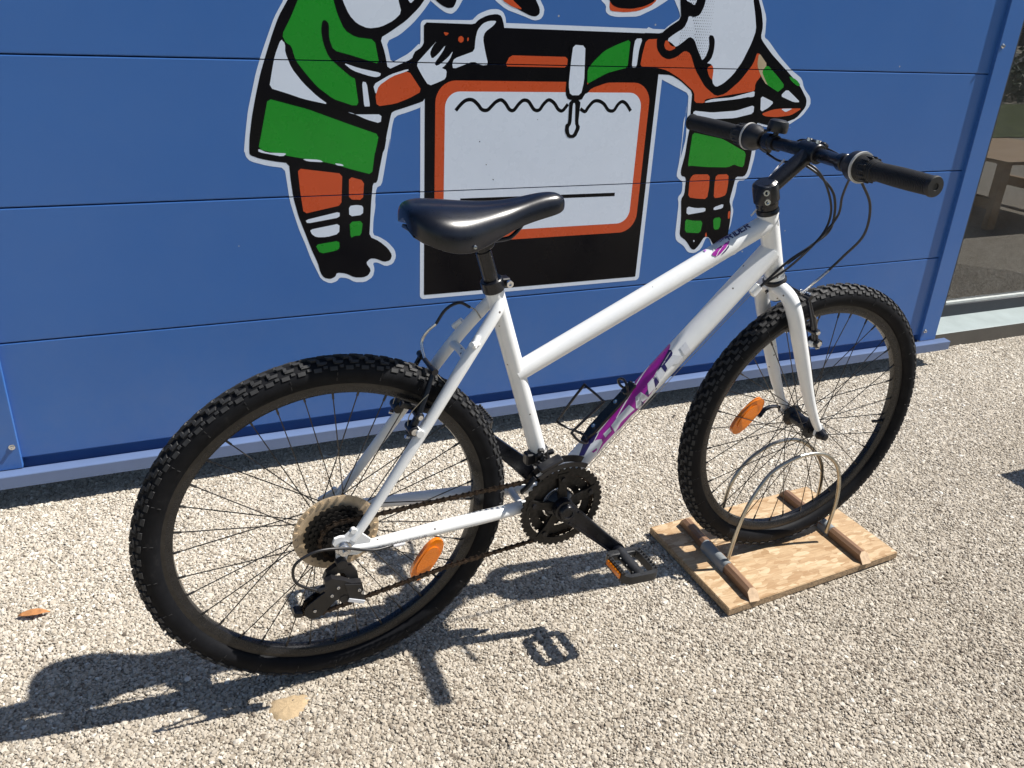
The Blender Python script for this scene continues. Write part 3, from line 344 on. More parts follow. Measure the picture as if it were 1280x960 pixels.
# gravel chips: one chip per point of a jittered grid, real stones
def gravel():
    sp = .0058; x0, x1, y0, y1 = -1.9, 4.3, -1.95, .16
    xs = np.arange(x0, x1, sp); ys = np.arange(y0, y1, sp * .866)
    X, Y = np.meshgrid(xs, ys); X[1::2] += sp / 2
    X = X.ravel() + rng.normal(0, sp * .22, X.size); Y = Y.ravel() + rng.normal(0, sp * .22, Y.size)
    # keep what the lens sees, with a margin for a step aside
    near = -1.45 - (X > .6) * .25
    keep = (Y > near - .2) & (X < 4.4 + Y * .0) & ~((X > 2.62 + .35) & (Y > .03))
    keep &= ~((X > 1.09) & (X < 1.58) & (Y > -1.03) & (Y < -.72))
    keep &= (X < 2.6 + (Y + 1.9) * 1.15)
    X = X[keep]; Y = Y[keep]; n = X.size
    size = np.clip(rng.lognormal(math.log(.00315), .28, n), .0016, .0070)
    big = rng.random(n) < .012; size[big] *= 1.35
    sc = np.stack([size * rng.uniform(.95, 1.35, n), size * rng.uniform(.75, 1.05, n), size * rng.uniform(.5, .75, n)], -1)
    Z = -.0055 + rng.uniform(.0, .0017, n) + .0006 * np.sin(X * 21 + 2 * np.sin(Y * 17)) 
    Z = np.minimum(Z, .0022 - sc[:, 2] * .9)
    rot = np.stack([rng.uniform(-.42, .42, n), rng.uniform(-.42, .42, n), rng.uniform(0, 6.28, n)], -1)
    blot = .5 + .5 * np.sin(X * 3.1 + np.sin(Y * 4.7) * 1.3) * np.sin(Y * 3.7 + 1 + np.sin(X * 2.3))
    sh = np.clip(rng.normal(.50, .22, n) + (blot - .5) * .12 + np.clip((Y + .75) * .28, -.10, .12), 0, 1)  # chips paler towards the wall, the brighter light there put into their colour
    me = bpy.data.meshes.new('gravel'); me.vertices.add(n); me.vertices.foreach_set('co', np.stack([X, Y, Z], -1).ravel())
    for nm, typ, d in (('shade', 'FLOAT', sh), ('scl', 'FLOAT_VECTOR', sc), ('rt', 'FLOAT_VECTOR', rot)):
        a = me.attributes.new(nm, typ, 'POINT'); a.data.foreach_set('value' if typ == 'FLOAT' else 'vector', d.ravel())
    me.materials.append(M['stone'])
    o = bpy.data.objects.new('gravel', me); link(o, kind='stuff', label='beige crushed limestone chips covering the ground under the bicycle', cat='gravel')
    g = bpy.data.node_groups.new('gravel_chips', 'GeometryNodeTree')
    g.interface.new_socket('Geometry', in_out='INPUT', socket_type='NodeSocketGeometry'); g.interface.new_socket('Geometry', in_out='OUTPUT', socket_type='NodeSocketGeometry')
    N = g.nodes.new; L = g.links.new; gi = N('NodeGroupInput'); go = N('NodeGroupOutput')
    join = N('GeometryNodeGeometryToInstance')
    for k in range(7):
        ico = N('GeometryNodeMeshIcoSphere'); ico.inputs['Radius'].default_value = 1.0; ico.inputs['Subdivisions'].default_value = 2 if k < 4 else 1
        nz = N('ShaderNodeTexNoise'); nz.noise_dimensions = '4D'; nz.inputs['W'].default_value = k * 3.7; nz.inputs['Scale'].default_value = 1.1; nz.inputs['Detail'].default_value = 1
        sub = N('ShaderNodeVectorMath'); sub.operation = 'SUBTRACT'; sub.inputs[1].default_value = (.5, .5, .5); L(nz.outputs['Color'], sub.inputs[0])
        ml = N('ShaderNodeVectorMath'); ml.operation = 'SCALE'; ml.inputs['Scale'].default_value = 1.7; L(sub.outputs[0], ml.inputs[0])
        spn = N('GeometryNodeSetPosition'); L(ico.outputs[0], spn.inputs['Geometry']); L(ml.outputs[0], spn.inputs['Offset'])
        sm = N('GeometryNodeSetMaterial'); sm.inputs['Material'].default_value = M['stone']; L(spn.outputs[0], sm.inputs[0]); L(sm.outputs[0], join.inputs[0])
    iop = N('GeometryNodeInstanceOnPoints'); L(gi.outputs[0], iop.inputs['Points']); L(join.outputs[0], iop.inputs['Instance']); iop.inputs['Pick Instance'].default_value = True
    ri = N('FunctionNodeRandomValue'); ri.data_type = 'INT'; ri.inputs[4].default_value = 0; ri.inputs[5].default_value = 6; L(ri.outputs[2], iop.inputs['Instance Index'])
    for nm, sock in (('rt', 'Rotation'), ('scl', 'Scale')):
        na = N('GeometryNodeInputNamedAttribute'); na.data_type = 'FLOAT_VECTOR'; na.inputs[0].default_value = nm; L(na.outputs[0], iop.inputs[sock])
    L(iop.outputs[0], go.inputs[0])
    md = o.modifiers.new('chips', 'NODES'); md.node_group = g
    print('gravel chips', n)
gravel()

# =================================================================== WALL
YW = -.065
SEAMS = [.4235, .7405, 1.0605, 1.3800, 1.6990, 2.0180, 2.3370]
wall = empty('clad_wall', (1.14, 0, 0), label='blue metal clad wall of wide horizontal panels behind the bicycle', cat='wall')
def WL(v): return Vector(v) - Vector((1.14, 0, 0))
zs = [.118] + SEAMS + [2.66]
for i in range(len(zs) - 1):
    bm = bmesh.new(); a = zs[i] + (.0012 if i else 0); b = zs[i + 1] - .0012
    box(bm, WL((1.142, YW + .02, (a + b) / 2)), (3.10, .04, b - a), bev=.0026, seg=2)
    obj('panel', bm, 'blue', wall, smooth=0)
    for xc, wd in ((-2.72, 3.40), (7.36, 3.40)):
        bm = bmesh.new(); box(bm, WL((xc, YW + .02, (a + b) / 2)), (wd, .04, b - a), bev=.0026, seg=2); obj('panel', bm, 'blue', wall, smooth=0)
bm = bmesh.new()
box(bm, WL((1.15, .0, 1.4)), (3.10, .05, 2.6)); box(bm, WL((-2.72, .0, 1.4)), (3.40, .05, 2.6)); box(bm, WL((7.36, .0, 1.4)), (3.40, .05, 2.6)); obj('backing', bm, 'dark_gap', wall, smooth=0)
bm = bmesh.new()   # recess board under the lowest panel
box(bm, WL((1.14, -.036, .100)), (3.1, .012, .05)); obj('recess_board', bm, 'blue', wall, smooth=0)
bm = bmesh.new()   # drip rail: sloped top, upright face, return lip
prof = [(-.0430, .0750), (-.0740, .0740), (-.0740, .0945), (-.0755, .0950), (-.1045, .0925), (-.1060, .0905), (-.1060, .0590), (-.1035, .0580), (-.1035, .0880), (-.0765, .0915), (-.0765, .0700), (-.0430, .0710)]
xa, xb = -4.5, 2.792
A = [bm.verts.new(WL((xa, y, z))) for y, z in prof]; B = [bm.verts.new(WL((xb, y, z))) for y, z in prof]
for i in range(len(prof)):
    j = (i + 1) % len(prof); bm.faces.new((A[i], A[j], B[j], B[i]))
bm.faces.new(A); bm.faces.new(B[::-1]); obj('drip_rail', bm, 'rail_blue', wall, smooth=25)
def trim(x0, x1, z0, name='cover_strip'):
    bm = bmesh.new(); box(bm, WL(((x0 + x1) / 2, -.0560, (z0 + 2.70) / 2)), (x1 - x0, .044, 2.70 - z0), bev=.0015, seg=2)
    t = obj(name, bm, 'blue', wall, smooth=0); return t
def bolt(x, z, par):
    bm = bmesh.new(); o = WL((x, -.0782, z)); lathe(bm, o, (0, -1, 0), [(0, 0), (.0078, 0), (.0074, .0016), (.0045, .0022), (.0045, .0065), (.0020, .0065), (.0018, .0045), (0, .0045)], 14)
    obj('bolt', bm, 'chrome', par, smooth=30)
tl = trim(-.436, -.3660, .0965); trim(-1.08, -1.01, .0965); trim(5.60, 5.68, .0965)
for z in (.158, 1.36): bolt(-.380, z, tl)
tr_ = trim(2.658, 2.738, .0965)
for z in (.137, 1.150, 2.15): bolt(2.672, z, tr_)
# dark doorway recess left of the strip
bm = bmesh.new(); box(bm, WL((-.72, .07, 1.4)), (.64, .03, 2.6)); box(bm, WL((-.72, .0, 2.69)), (.64, .12, .06)); obj('recess_panel', bm, 'room', wall, smooth=0)

# ------------------------------------------------------------------ glazed door on the right
door = empty('glazed_door', (3.6, .1, 0), label='dark framed glass door with pale grey sill right of the blue wall', cat='door')
def DL(v): return Vector(v) - Vector((3.6, .1, 0))
X0, X1 = 2.76, 5.6
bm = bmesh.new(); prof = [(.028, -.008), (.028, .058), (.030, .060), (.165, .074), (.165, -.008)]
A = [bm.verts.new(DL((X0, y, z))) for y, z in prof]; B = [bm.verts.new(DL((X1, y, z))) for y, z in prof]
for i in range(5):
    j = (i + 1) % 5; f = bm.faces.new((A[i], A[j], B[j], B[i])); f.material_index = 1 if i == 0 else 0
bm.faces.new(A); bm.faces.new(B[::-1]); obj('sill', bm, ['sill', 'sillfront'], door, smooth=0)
bm = bmesh.new(); box(bm, DL(((X0 + X1) / 2, .180, .098)), (X1 - X0, .05, .052), bev=.002); box(bm, DL(((X0 + X1) / 2, .180, 2.3)), (X1 - X0, .05, .12), bev=.002)
for x in (3.02, 5.5): box(bm, DL((x, .1805, 1.2)), (.06, .046, 2.14), bev=.002)
obj('door_frame', bm, 'alu', door, smooth=40)
bm = bmesh.new(); box(bm, DL(((3.05 + 5.47) / 2, .166, .131)), (2.42, .016, .012), bev=.001); obj('gasket', bm, 'bead', door, smooth=0)
bm = bmesh.new(); box(bm, DL(((3.05 + 5.47) / 2, .178, 1.19)), (2.42, .006, 2.11)); obj('pane', bm, 'glass', door, smooth=0)
bm = bmesh.new(); box(bm, DL((3.085, .215, 1.19)), (.035, .03, 2.1), bev=.002)
for k in range(22): cyl(bm, DL((3.085, .1995, .22 + k * .085)), DL((3.085, .196, .22 + k * .085)), .006, seg=8, mi=1)
obj('jamb_profile', bm, ['jamb', 'alu'], door, smooth=40)
bm = bmesh.new()   # dark room behind the glass
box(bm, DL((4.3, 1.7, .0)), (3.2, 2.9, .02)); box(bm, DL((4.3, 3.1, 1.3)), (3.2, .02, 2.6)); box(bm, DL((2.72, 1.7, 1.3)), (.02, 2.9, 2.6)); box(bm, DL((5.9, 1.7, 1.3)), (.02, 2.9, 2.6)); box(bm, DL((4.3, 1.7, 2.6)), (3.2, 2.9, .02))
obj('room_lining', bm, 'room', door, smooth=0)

# =================================================================== DECAL ON THE WALL
decal = empty('wall_decal', (1.05, YW, .75), label='large cartoon workers and white board decal stuck on the blue wall panels', cat='decal')
NAME = {'pale': 'white_patch', 'black': 'black_outline', 'green': 'green_patch', 'orange': 'orange_patch', 'tan': 'worn_patch'}
CUTS = [z for z in SEAMS[:4]]
def flat_bm(poly, y):
    bm = bmesh.new(); vs = [bm.verts.new((p[0], y, p[1])) for p in poly]
    for t in tessellate_polygon([[V(p[0], p[1], 0) for p in poly]]):
        try: bm.faces.new([vs[i] for i in t])
        except ValueError: pass
    for z in CUTS:
        for dz, sgn in ((-.0012, 1), (.0013, -1)):
            bmesh.ops.bisect_plane(bm, geom=bm.verts[:] + bm.edges[:] + bm.faces[:], plane_co=(0, 0, z + dz), plane_no=(0, 0, 1), dist=1e-6)
        dead = [f for f in bm.faces if -.0012 < f.calc_center_median().z - z < .0013]
        bmesh.ops.delete(bm, geom=dead, context='FACES')
    for v in bm.verts: v.co = v.co - Vector((1.05, YW, .75))
    return bm
def patch(m, layer, poly, smooth=True, par=decal):
    if smooth: poly = chaikin(poly)
    y = YW - .0002 - .00011 * layer
    bm = flat_bm([tuple(p) for p in poly], y)
    if len(bm.faces) == 0: bm.free(); return
    me_o = obj('backing' if (m == 'pale' and layer < 2) else NAME[m], bm, m, par, smooth=0)
    for pl in me_o.data.polygons: pass
    return me_o
def rrect(x0, x1, z0, z1, r, n=8):
    out = []
    for cx, cz, a0 in ((x1 - r, z1 - r, 0), (x0 + r, z1 - r, 90), (x0 + r, z0 + r, 180), (x1 - r, z0 + r, 270)):
        for k in range(n + 1):
            a = math.radians(a0 + 90 * k / n); out.append((cx + r * math.cos(a), cz + r * math.sin(a)))
    return out
for m_, ly, poly in STICK: patch(m_, ly, poly)
patch('pale', .6, rrect(.6655, 1.3725, .4415, 1.1585, .012), False)
patch('black', 2.6, rrect(.6770, 1.3590, .4530, 1.1470, .003), False)
patch('orange', 4, rrect(.7050, 1.3390, .5960, 1.0195, .055), False)
patch('pale', 4.6, rrect(.7310, 1.3130, .6240, .9930, .040), False)
def stroke(P, w):
    P = [Vector(p) for p in P]; L = []; R = []
    for i, p in enumerate(P):
        d = (P[min(i + 1, len(P) - 1)] - P[max(i - 1, 0)]).normalized(); n = Vector((-d.y, d.x)); L.append(p + n * w / 2); R.append(p - n * w / 2)
    return L + R[::-1]
for wv in WAVES:
    q = [V(p[0], p[1], 0) for p in wv]; s_ = spline(q, 4); patch('black', 5.4, [tuple(p) for p in stroke([(v.x, v.y) for v in s_], .0092)], False)
patch('black', 5.4, [(.7782, .7185), (1.2566, .7160), (1.2566, .7060), (.7782, .7085)], False)
# halftone dots in the beard
bm = bmesh.new()
def dots():
    for iz in range(13):
        for ix in range(12):
            x = 1.415 + ix * .0068 + (iz % 2) * .0034; z = 1.135 - iz * .0068 + .0
            yield x, z, .0011 * (1 - ix / 16)
for x, z, r in dots():
    zz = z + .03
    if any(abs(zz - c) < .005 for c in CUTS): continue
    vs = [bm.verts.new((x + r * math.cos(k * math.pi / 3) - 1.05, -.0011 - .0002, zz + r * math.sin(k * math.pi / 3) - .75)) for k in range(6)]; bm.faces.new(vs)
DOT = bm
for x, z, r in []: pass
for iz in range(26):
    for ix in range(14):
        z = 1.235 - iz * .0072; x = 1.420 + ix * .0072 + (iz % 2) * .0036
        t = (1.235 - z) / .155; lo = 1.432 + .055 * t; hi = 1.515 + .0 * t
        if not (lo < x < hi) or t > 1.05 or any(abs(z - c) < .005 for c in CUTS): continue
        r = .0013 * (1.15 - .6 * (x - lo) / max(hi - lo, .01))
        vs = [DOT.verts.new((x + r * math.cos(k * math.pi / 3) - 1.05, -.00105, z + r * math.sin(k * math.pi / 3) - .75)) for k in range(6)]; DOT.faces.new(vs)
obj('halftone_dots', DOT, 'black', decal, smooth=0, kind='stuff')

# =================================================================== BICYCLE
RC = Vector((0.23728838, -0.91843238, 0.3368111)); HF = Vector((0.99932746, 0.0304349, 0.02045324)); NN = Vector((-0.03113536, 0.99890747, 0.03484895)); UU = Vector((-0.01937027, -0.03546234, 0.99918327))
ZB = .3368
bike = bpy.data.objects.new('bicycle', None); bike.empty_display_size = .2
link(bike, label='white step-through mountain bike with black saddle and purple decals, front wheel held in a stand', cat='bicycle')
o_ = RC - UU * ZB
bike.matrix_world = Matrix(((HF.x, NN.x, UU.x, o_.x), (HF.y, NN.y, UU.y, o_.y), (HF.z, NN.z, UU.z, o_.z), (0, 0, 0, 1)))
def part(name, bm, m, parent=None, smooth=35, **k):
    o = obj(name, bm, m, parent or bike, smooth, **k)
    if parent is None: o.location = (0, 0, ZB)
    return o
FX = 1.095   # front axle x

# ---- wheels
def tyre_bm():
    bm = bmesh.new(); R = .3095; prof = []
    for k in range(22):
        a = math.radians(-132 + 264 * k / 21); r = .0238 + (.0008 if abs(math.degrees(a)) > 38 and abs(math.degrees(a)) < 46 else 0)
        prof.append((R + r * math.cos(a) * 1.0, r * math.sin(a)))
    prof += [(R - .019, .012), (R - .019, -.012)]
    lathe(bm, (0, 0, 0), (0, 1, 0), prof, 120, closed=True)
    return bm
def knobs_bm():
    bm = bmesh.new(); R = .3095; r = .0232; N = 78
    def knob(th, phi, L, Wd, H, skew=0.0):
        # local frame on the casing
        c = []
        for s in (-1, 1):
            for t in (-1, 1):
                for h in (0, 1):
                    tt = th + (s * L / 2 * (1 - .12 * h) + skew * t * .5) / .333; pp = phi + t * Wd / 2 * (1 - .18 * h) / r; rr = r - .001 + h * (H + .001)
                    rad = R + rr * math.cos(pp); c.append(bm.verts.new((rad * math.cos(tt), rr * math.sin(pp), rad * math.sin(tt))))
        idx = [(0, 1, 3, 2), (4, 6, 7, 5), (0, 4, 5, 1), (2, 3, 7, 6), (1, 5, 7, 3)]
        for q in idx: bm.faces.new([c[i] for i in q])
    for k in range(N):
        th = 2 * math.pi * k / N; d = 2 * math.pi / N
        for s in (-1, 1):
            knob(th + (d * .5 if s > 0 else 0), s * .96, .0140, .0070, .0026)
            knob(th + (0 if s > 0 else d * .5), s * .84, .0075, .0045, .0030)
            knob(th + (d * .15 if s > 0 else d * .65), s * .56, .0150, .0055, .0036, s * .003)
            knob(th + (d * .15 if s > 0 else d * .65) + .018, s * .40, .0060, .0090, .0042)
            knob(th + (d * .62 if s > 0 else d * .12), s * .17, .0140, .0055, .0045, -s * .004)
    for k in range(26):
        th = 2 * math.pi * k / 26 + .05
        for s in (-1, 1):
            for ph, L in ((1.75, .0012), (1.35, .0009)):
                rad = R + r * 1.035 * math.cos(ph); y = s * r * 1.035 * math.sin(ph); box(bm, V(rad * math.cos(th + ph * .01), y, rad * math.sin(th + ph * .01)), (.0058, .0008, L), R=Ry(-th), bev=0)
    return bm
def rim_bm():
    bm = bmesh.new()
    lathe(bm, (0, 0, 0), (0, 1, 0), [(.2925, -.0122), (.2925, -.0100), (.2860, -.0092), (.2820, -.0085), (.2800, 0), (.2820, .0085), (.2860, .0092), (.2925, .0100), (.2925, .0122)], 120)
    lathe(bm, (0, 0, 0), (0, 1, 0), [(.2925, .0122), (.2840, .0118)], 120, mi=1); lathe(bm, (0, 0, 0), (0, 1, 0), [(.2925, -.0122), (.2840, -.0118)], 120, mi=1)
    lathe(bm, (0, 0, 0), (0, 1, 0), [(.2840, .0118), (.2760, .0104), (.2715, .0075), (.2700, 0), (.2715, -.0075), (.2760, -.0104), (.2840, -.0118)], 120)
    return bm
def tilt(bm): return bm
TY, KN, RM = tyre_bm(), knobs_bm(), rim_bm()
SM = 'darksteel'
def make_wheel(x, yl, yr, phase, rear):
    wroot = empty('wheel', (x, 0, ZB), bike)
    first = not WHEELS
    if first:
        a = obj('tyre', TY, 'tyre', wroot, 40); b = obj('tread_knobs', KN, 'knob', wroot, 25, kind='stuff'); c = obj('rim', RM, ['rim', 'rimside'], wroot, 30)
        WHEELS.extend([a, b, c])
    else:
        for s_ in WHEELS:
            d = s_.copy(); C.objects.link(d); d.parent = wroot; d.rotation_euler = (0, .31, 0)
    fr = .0215
    hub = bmesh.new()
    if rear:
        lathe(hub, (0, -.066, 0), (0, 1, 0), [(0, 0), (.006, 0), (.006, .012), (.012, .014), (.012, .045), (.026, .047), (.026, .050), (.0165, .054), (.0150, .080), (.0165, .096), (.026, .098), (.026, .101), (.011, .106), (.011, .122), (.006, .124), (.006, .132), (0, .132)], 28)
    else:
        lathe(hub, (0, -.052, 0), (0, 1, 0), [(0, 0), (.006, 0), (.006, .008), (.0125, .010), (.0135, .016), (.0255, .018), (.0255, .0215), (.0165, .027), (.0150, .052), (.0165, .077), (.0255, .0825), (.0255, .086), (.0135, .088), (.0125, .094), (.006, .096), (.006, .104), (0, .104)], 28)
    obj('hub', hub, 'blackmetal', wroot, 30)
    # 36 spokes crossed three times: four kinds, each turned nine times
    for side, yf in ((1, yl), (-1, yr)):
        for lead in (1, -1):
            bm = bmesh.new(); a0 = math.radians(lead * 62); p0 = V(fr * math.cos(a0), yf + side * lead * .0012, fr * math.sin(a0)); p1 = V(.2712, side * .0035, 0)
            cyl(bm, p0, p1, .00105, seg=6); cyl(bm, p1 - (p1 - p0).normalized() * .012, p1, .0021, seg=6)
            src = None
            for k in range(9):
                ang = phase + math.radians(40 * k + (10 if side > 0 else 0) + (20 if lead > 0 else 0))
                if src is None: o = obj('spoke', bm, SM, wroot, 40); src = o
                else: o = src.copy(); C.objects.link(o)
                o.rotation_euler = (0, -ang, 0)
    return wroot
WHEELS = []
rw = make_wheel(0, .034, -.018, .13, True)
fw = make_wheel(FX, .0325, -.0325, .40, False)
def reflector(w_, c, d, y):
    bm = bmesh.new(); L, Wd = .050, .0205; pts = []
    for k in range(20):
        a = 2 * math.pi * k / 20; e = .62
        cx = abs(math.cos(a)) ** e * math.copysign(1, math.cos(a)); sx = abs(math.sin(a)) ** (e) * math.copysign(1, math.sin(a))
        pts.append((cx * L * (1), sx * Wd * (1 - .32 * abs(cx) ** 3)))
    dd = V(d[0], 0, d[1]).normalized(); up = Vector((0, -1, 0)); z = dd.cross(Vector((0, 1, 0)))
    T = lambda p: V(c[0], y, c[1]) + dd * p.x + z * p.z + Vector((0, p.y, 0))
    prism(bm, pts, -.0045, .0045, T=T)
    prism(bm, [(p[0] * .66, p[1] * .74) for p in pts], -.0065, .0065, T=T)
    obj('reflector', bm, 'amber', w_, 30)
reflector(rw, (.1755, -.124), (.046, .070), -.006)
reflector(fw, (-.1725, .051), (.060, .062), -.004)
# valve of the front wheel
bm = bmesh.new(); a = math.radians(-11); d = V(math.cos(a), 0, math.sin(a)); cyl(bm, d * .272, d * .242, .0042, .0038, 10); cyl(bm, d * .272, d * .264, .006, seg=10); obj('valve', bm, 'blackplastic', fw, 40)
# rear: spoke protector and cassette
bm = bmesh.new(); lathe(bm, (0, -.0215, 0), (0, 1, 0), [(.078, 0), (.077, .0012), (.060, .0030), (.030, .0030), (.030, .0014), (.060, .0016), (.0765, -.0004)], 60, closed=True)
for k in range(30):
    a = 2 * math.pi * k / 30; box(bm, V(.0725 * math.cos(a), -.0218, .0725 * math.sin(a)), (.006, .0016, .004), R=Ry(-a))
obj('spoke_protector', bm, 'protector', rw, 40)
def gear(bm, y, ri, ro, n, th, tooth=.0035, mi=0):
    P = []
    for k in range(n):
        for f, rr in ((-.42, ro - tooth), (-.18, ro), (.18, ro), (.42, ro - tooth)):
            a = 2 * math.pi * (k + f) / n; P.append((rr * math.cos(a), rr * math.sin(a)))
    m = len(P); O0 = [bm.verts.new((p[0], y - th / 2, p[1])) for p in P]; O1 = [bm.verts.new((p[0], y + th / 2, p[1])) for p in P]
    I0 = []; I1 = []
    for i in range(m):
        a = math.atan2(P[i][1], P[i][0]); I0.append(bm.verts.new((ri * math.cos(a), y - th / 2, ri * math.sin(a)))); I1.append(bm.verts.new((ri * math.cos(a), y + th / 2, ri * math.sin(a))))
    for i in range(m):
        j = (i + 1) % m
        for q in ((O0[i], O0[j], I0[j], I0[i]), (O1[j], O1[i], I1[i], I1[j]), (O0[i], O1[i], O1[j], O0[j]), (I0[j], I1[j], I1[i], I0[i])): bm.faces.new(q).material_index = mi
for i, (ro, n) in enumerate(((.0605, 28), (.0520, 24), (.0455, 21), (.0400, 18), (.0350, 16), (.0305, 14), (.0270, 12))):
    bm = bmesh.new(); gear(bm, -.0275 - i * .0045, max(ro - .014, .012), ro, n, .0019); obj('cog', bm, 'cog', rw, 25)
bm = bmesh.new(); lathe(bm, (0, -.026, 0), (0, -1, 0), [(.026, 0), (.026, .020), (.018, .030), (.014, .034), (0, .034)], 24); obj('freewheel_body', bm, 'blackmetal', rw, 40)

# ---- frame
def frame():
    bm = bmesh.new()
    tube(bm, [(.440, 0, -.034), (.37, 0, .1935), (.300, 0, .4208)], [.0165, .0165, .0168], 24, 4)
    tube(bm, [(.440, 0, -.034), (.60, 0, .1267), (.76, 0, .2874), (.902, 0, .4300)], [.0222, .0222, .0222, .0222], 28, 4)      # down tube
    tube(bm, [(.350, 0, .249), (.62, 0, .3698), (.892, 0, .4935)], [.0182, .0186, .0192], 28, 4)                # top tube
    cyl(bm, (.9265, 0, .3720), (.8775, 0, .5095), .0195, seg=28)                                  # head tube
    cyl(bm, (.9265, 0, .3720), (.9240, 0, .379), .0212, seg=28); cyl(bm, (.8790, 0, .505), (.8772, 0, .510), .0208, seg=28)
    cyl(bm, (.440, -.035, -.034), (.440, .035, -.034), .0205, seg=24)                             # bottom bracket shell
    for s in (-1, 1):
        tube(bm, [(.312, s * .012, .402), (.296, s * .021, .382), (.240, s * .036, .312), (.150, s * .050, .187), (.050, s * .062, .050), (.018, s * .066, .010)], [.0085, .0108, .0110, .0100, .0085, .0075], 16, 6)
        tube(bm, [(.012, s * .066, -.006), (.060, s * .063, -.011), (.16, s * .054, -.017), (.27, s * .044, -.024), (.35, s * .034, -.030), (.425, s * .022, -.034)], [.0080, .0100, .0125, .0135, .0125, .0110], 16, 6)
        # dropout plate
        y0, y1 = (s * .0640, s * .0695)
        pts = [(.045, -.014), (.050, .004), (.030, .026), (.014, .030), (.004, .022), (-.004, .024), (-.014, .022), (-.018, .012), (-.012, .002), (-.013, -.012), (-.014, -.034), (.002, -.036), (.008, -.018), (.024, -.022)]
        if s > 0: pts = [(.045, -.014), (.050, .004), (.030, .026), (.014, .030), (-.012, .018), (-.013, -.012), (.002, -.016), (.024, -.020)]
        prism(bm, pts, y0, y1)
        # small eyelet and canti boss
        cyl(bm, (.020, s * .0625, .030), (.020, s * .0705, .030), .0052, seg=12)
        cyl(bm, (.1455, s * .043, .195), (.1455, s * .062, .195), .0068, seg=14)
    tube(bm, [(.238, -.034, .312), (.240, 0, .314), (.238, .034, .312)], .0075, 12, 4)             # bridges
    tube(bm, [(.365, -.032, -.030), (.365, .032, -.030)], .0075, 12, 1)
    cyl(bm, (.246, -.047, .337), (.258, -.037, .352), .0055, seg=12); cyl(bm, (.258, -.038, .338), (.240, -.052, .345), .0050, seg=12)   # cable stops
    cyl(bm, (.246, .047, .337), (.258, .037, .352), .0055, seg=12)
    cyl(bm, (.094, -.066, -.022), (.112, -.0645, -.0235), .0056, seg=12)
    box(bm, (.868, -.016, .3560), (.024, .011, .017), R=Ry(-.78), bev=.002)
    return bm
frm = part('frame', frame(), 'white')
fsub = lambda n_, bm, m_, sm=35: obj(n_, bm, m_, frm, sm)
# welded chipped dirt at the foot of the seat tube is the front derailleur clamp (below)
# decals wrapped on tubes
TUBES = {'D': (V(.440, 0, -.034), V(.891, 0, .419), lambda s: .0222), 'T': (V(.350, 0, .249), V(.892, 0, .4935), lambda s: .0182 + s / .595 * .0010)}
def wrap_pt(tb, s, a, dr):
    A, B, rf = TUBES[tb]; ax = (B - A).normalized(); e1 = Vector((0, 1, 0)); e2 = ax.cross(e1)
    return A + ax * s + (e1 * math.cos(a) + e2 * math.sin(a)) * (rf(s) + .0004 + dr)
def wrap_decal(tb, m_, layer, poly, name):
    bm = bmesh.new(); k = .02; P = [(p[0], p[1] * k) for p in poly]
    vs = [bm.verts.new((p[0], p[1], 0)) for p in P]
    for t in tessellate_polygon([[V(p[0], p[1], 0) for p in P]]):
        try: bm.faces.new([vs[i] for i in t])
        except ValueError: pass
    for i in range(60):
        bmesh.ops.bisect_plane(bm, geom=bm.verts[:] + bm.edges[:] + bm.faces[:], plane_co=(0, (.2 + i * .1) * k, 0), plane_no=(0, 1, 0), dist=1e-6)
    for i in range(30):
        bmesh.ops.bisect_plane(bm, geom=bm.verts[:] + bm.edges[:] + bm.faces[:], plane_co=(i * .02, 0, 0), plane_no=(1, 0, 0), dist=1e-6)
    for v in bm.verts: v.co = wrap_pt(tb, v.co.x, v.co.y / k, layer * .00012)
    fsub(name, bm, m_, 0)
for tb, m_, ly, poly in DECALS:
    if m_ == 'silver' and poly[0][0] > .41: m_ = 'tape'
    wrap_decal(tb, {'white': 'decalwhite'}.get(m_, m_), ly, poly, {'silver': 'silver_letter', 'navy': 'navy_stripe', 'purple': 'purple_flash', 'white': 'white_line', 'pink': 'pink_spot', 'tape': 'clear_tape'}[m_])
def text_mesh(txt, size=1.0, shear=0., bold=.0):
    cu = bpy.data.curves.new('lettering', 'FONT'); cu.body = txt; cu.size = size; cu.shear = shear; cu.offset = bold; cu.resolution_u = 2
    o = bpy.data.objects.new('lettering', cu); C.objects.link(o); dg = bpy.context.evaluated_depsgraph_get(); me = bpy.data.meshes.new_from_object(o.evaluated_get(dg)); 
    bpy.data.objects.remove(o); bpy.data.curves.remove(cu)
    bm = bmesh.new(); bm.from_mesh(me); bpy.data.meshes.remove(me); bmesh.ops.triangulate(bm, faces=bm.faces[:]); return bm
def fit(bm):
    xs = [v.co.x for v in bm.verts]; ys = [v.co.y for v in bm.verts]; return min(xs), max(xs), min(ys), max(ys)
def wrap_text(tb, txt, s0, s1, a0, a1, m_, layer=3, shear=.3, bold=.02):
    bm = text_mesh(txt, 1.0, shear, bold); x0, x1, y0, y1 = fit(bm)
    for v in bm.verts: v.co = wrap_pt(tb, s0 + (v.co.x - x0) / (x1 - x0) * (s1 - s0), a0 + (v.co.y - y0) / (y1 - y0) * (a1 - a0), layer * .00012)
    fsub('lettering', bm, m_, 0)
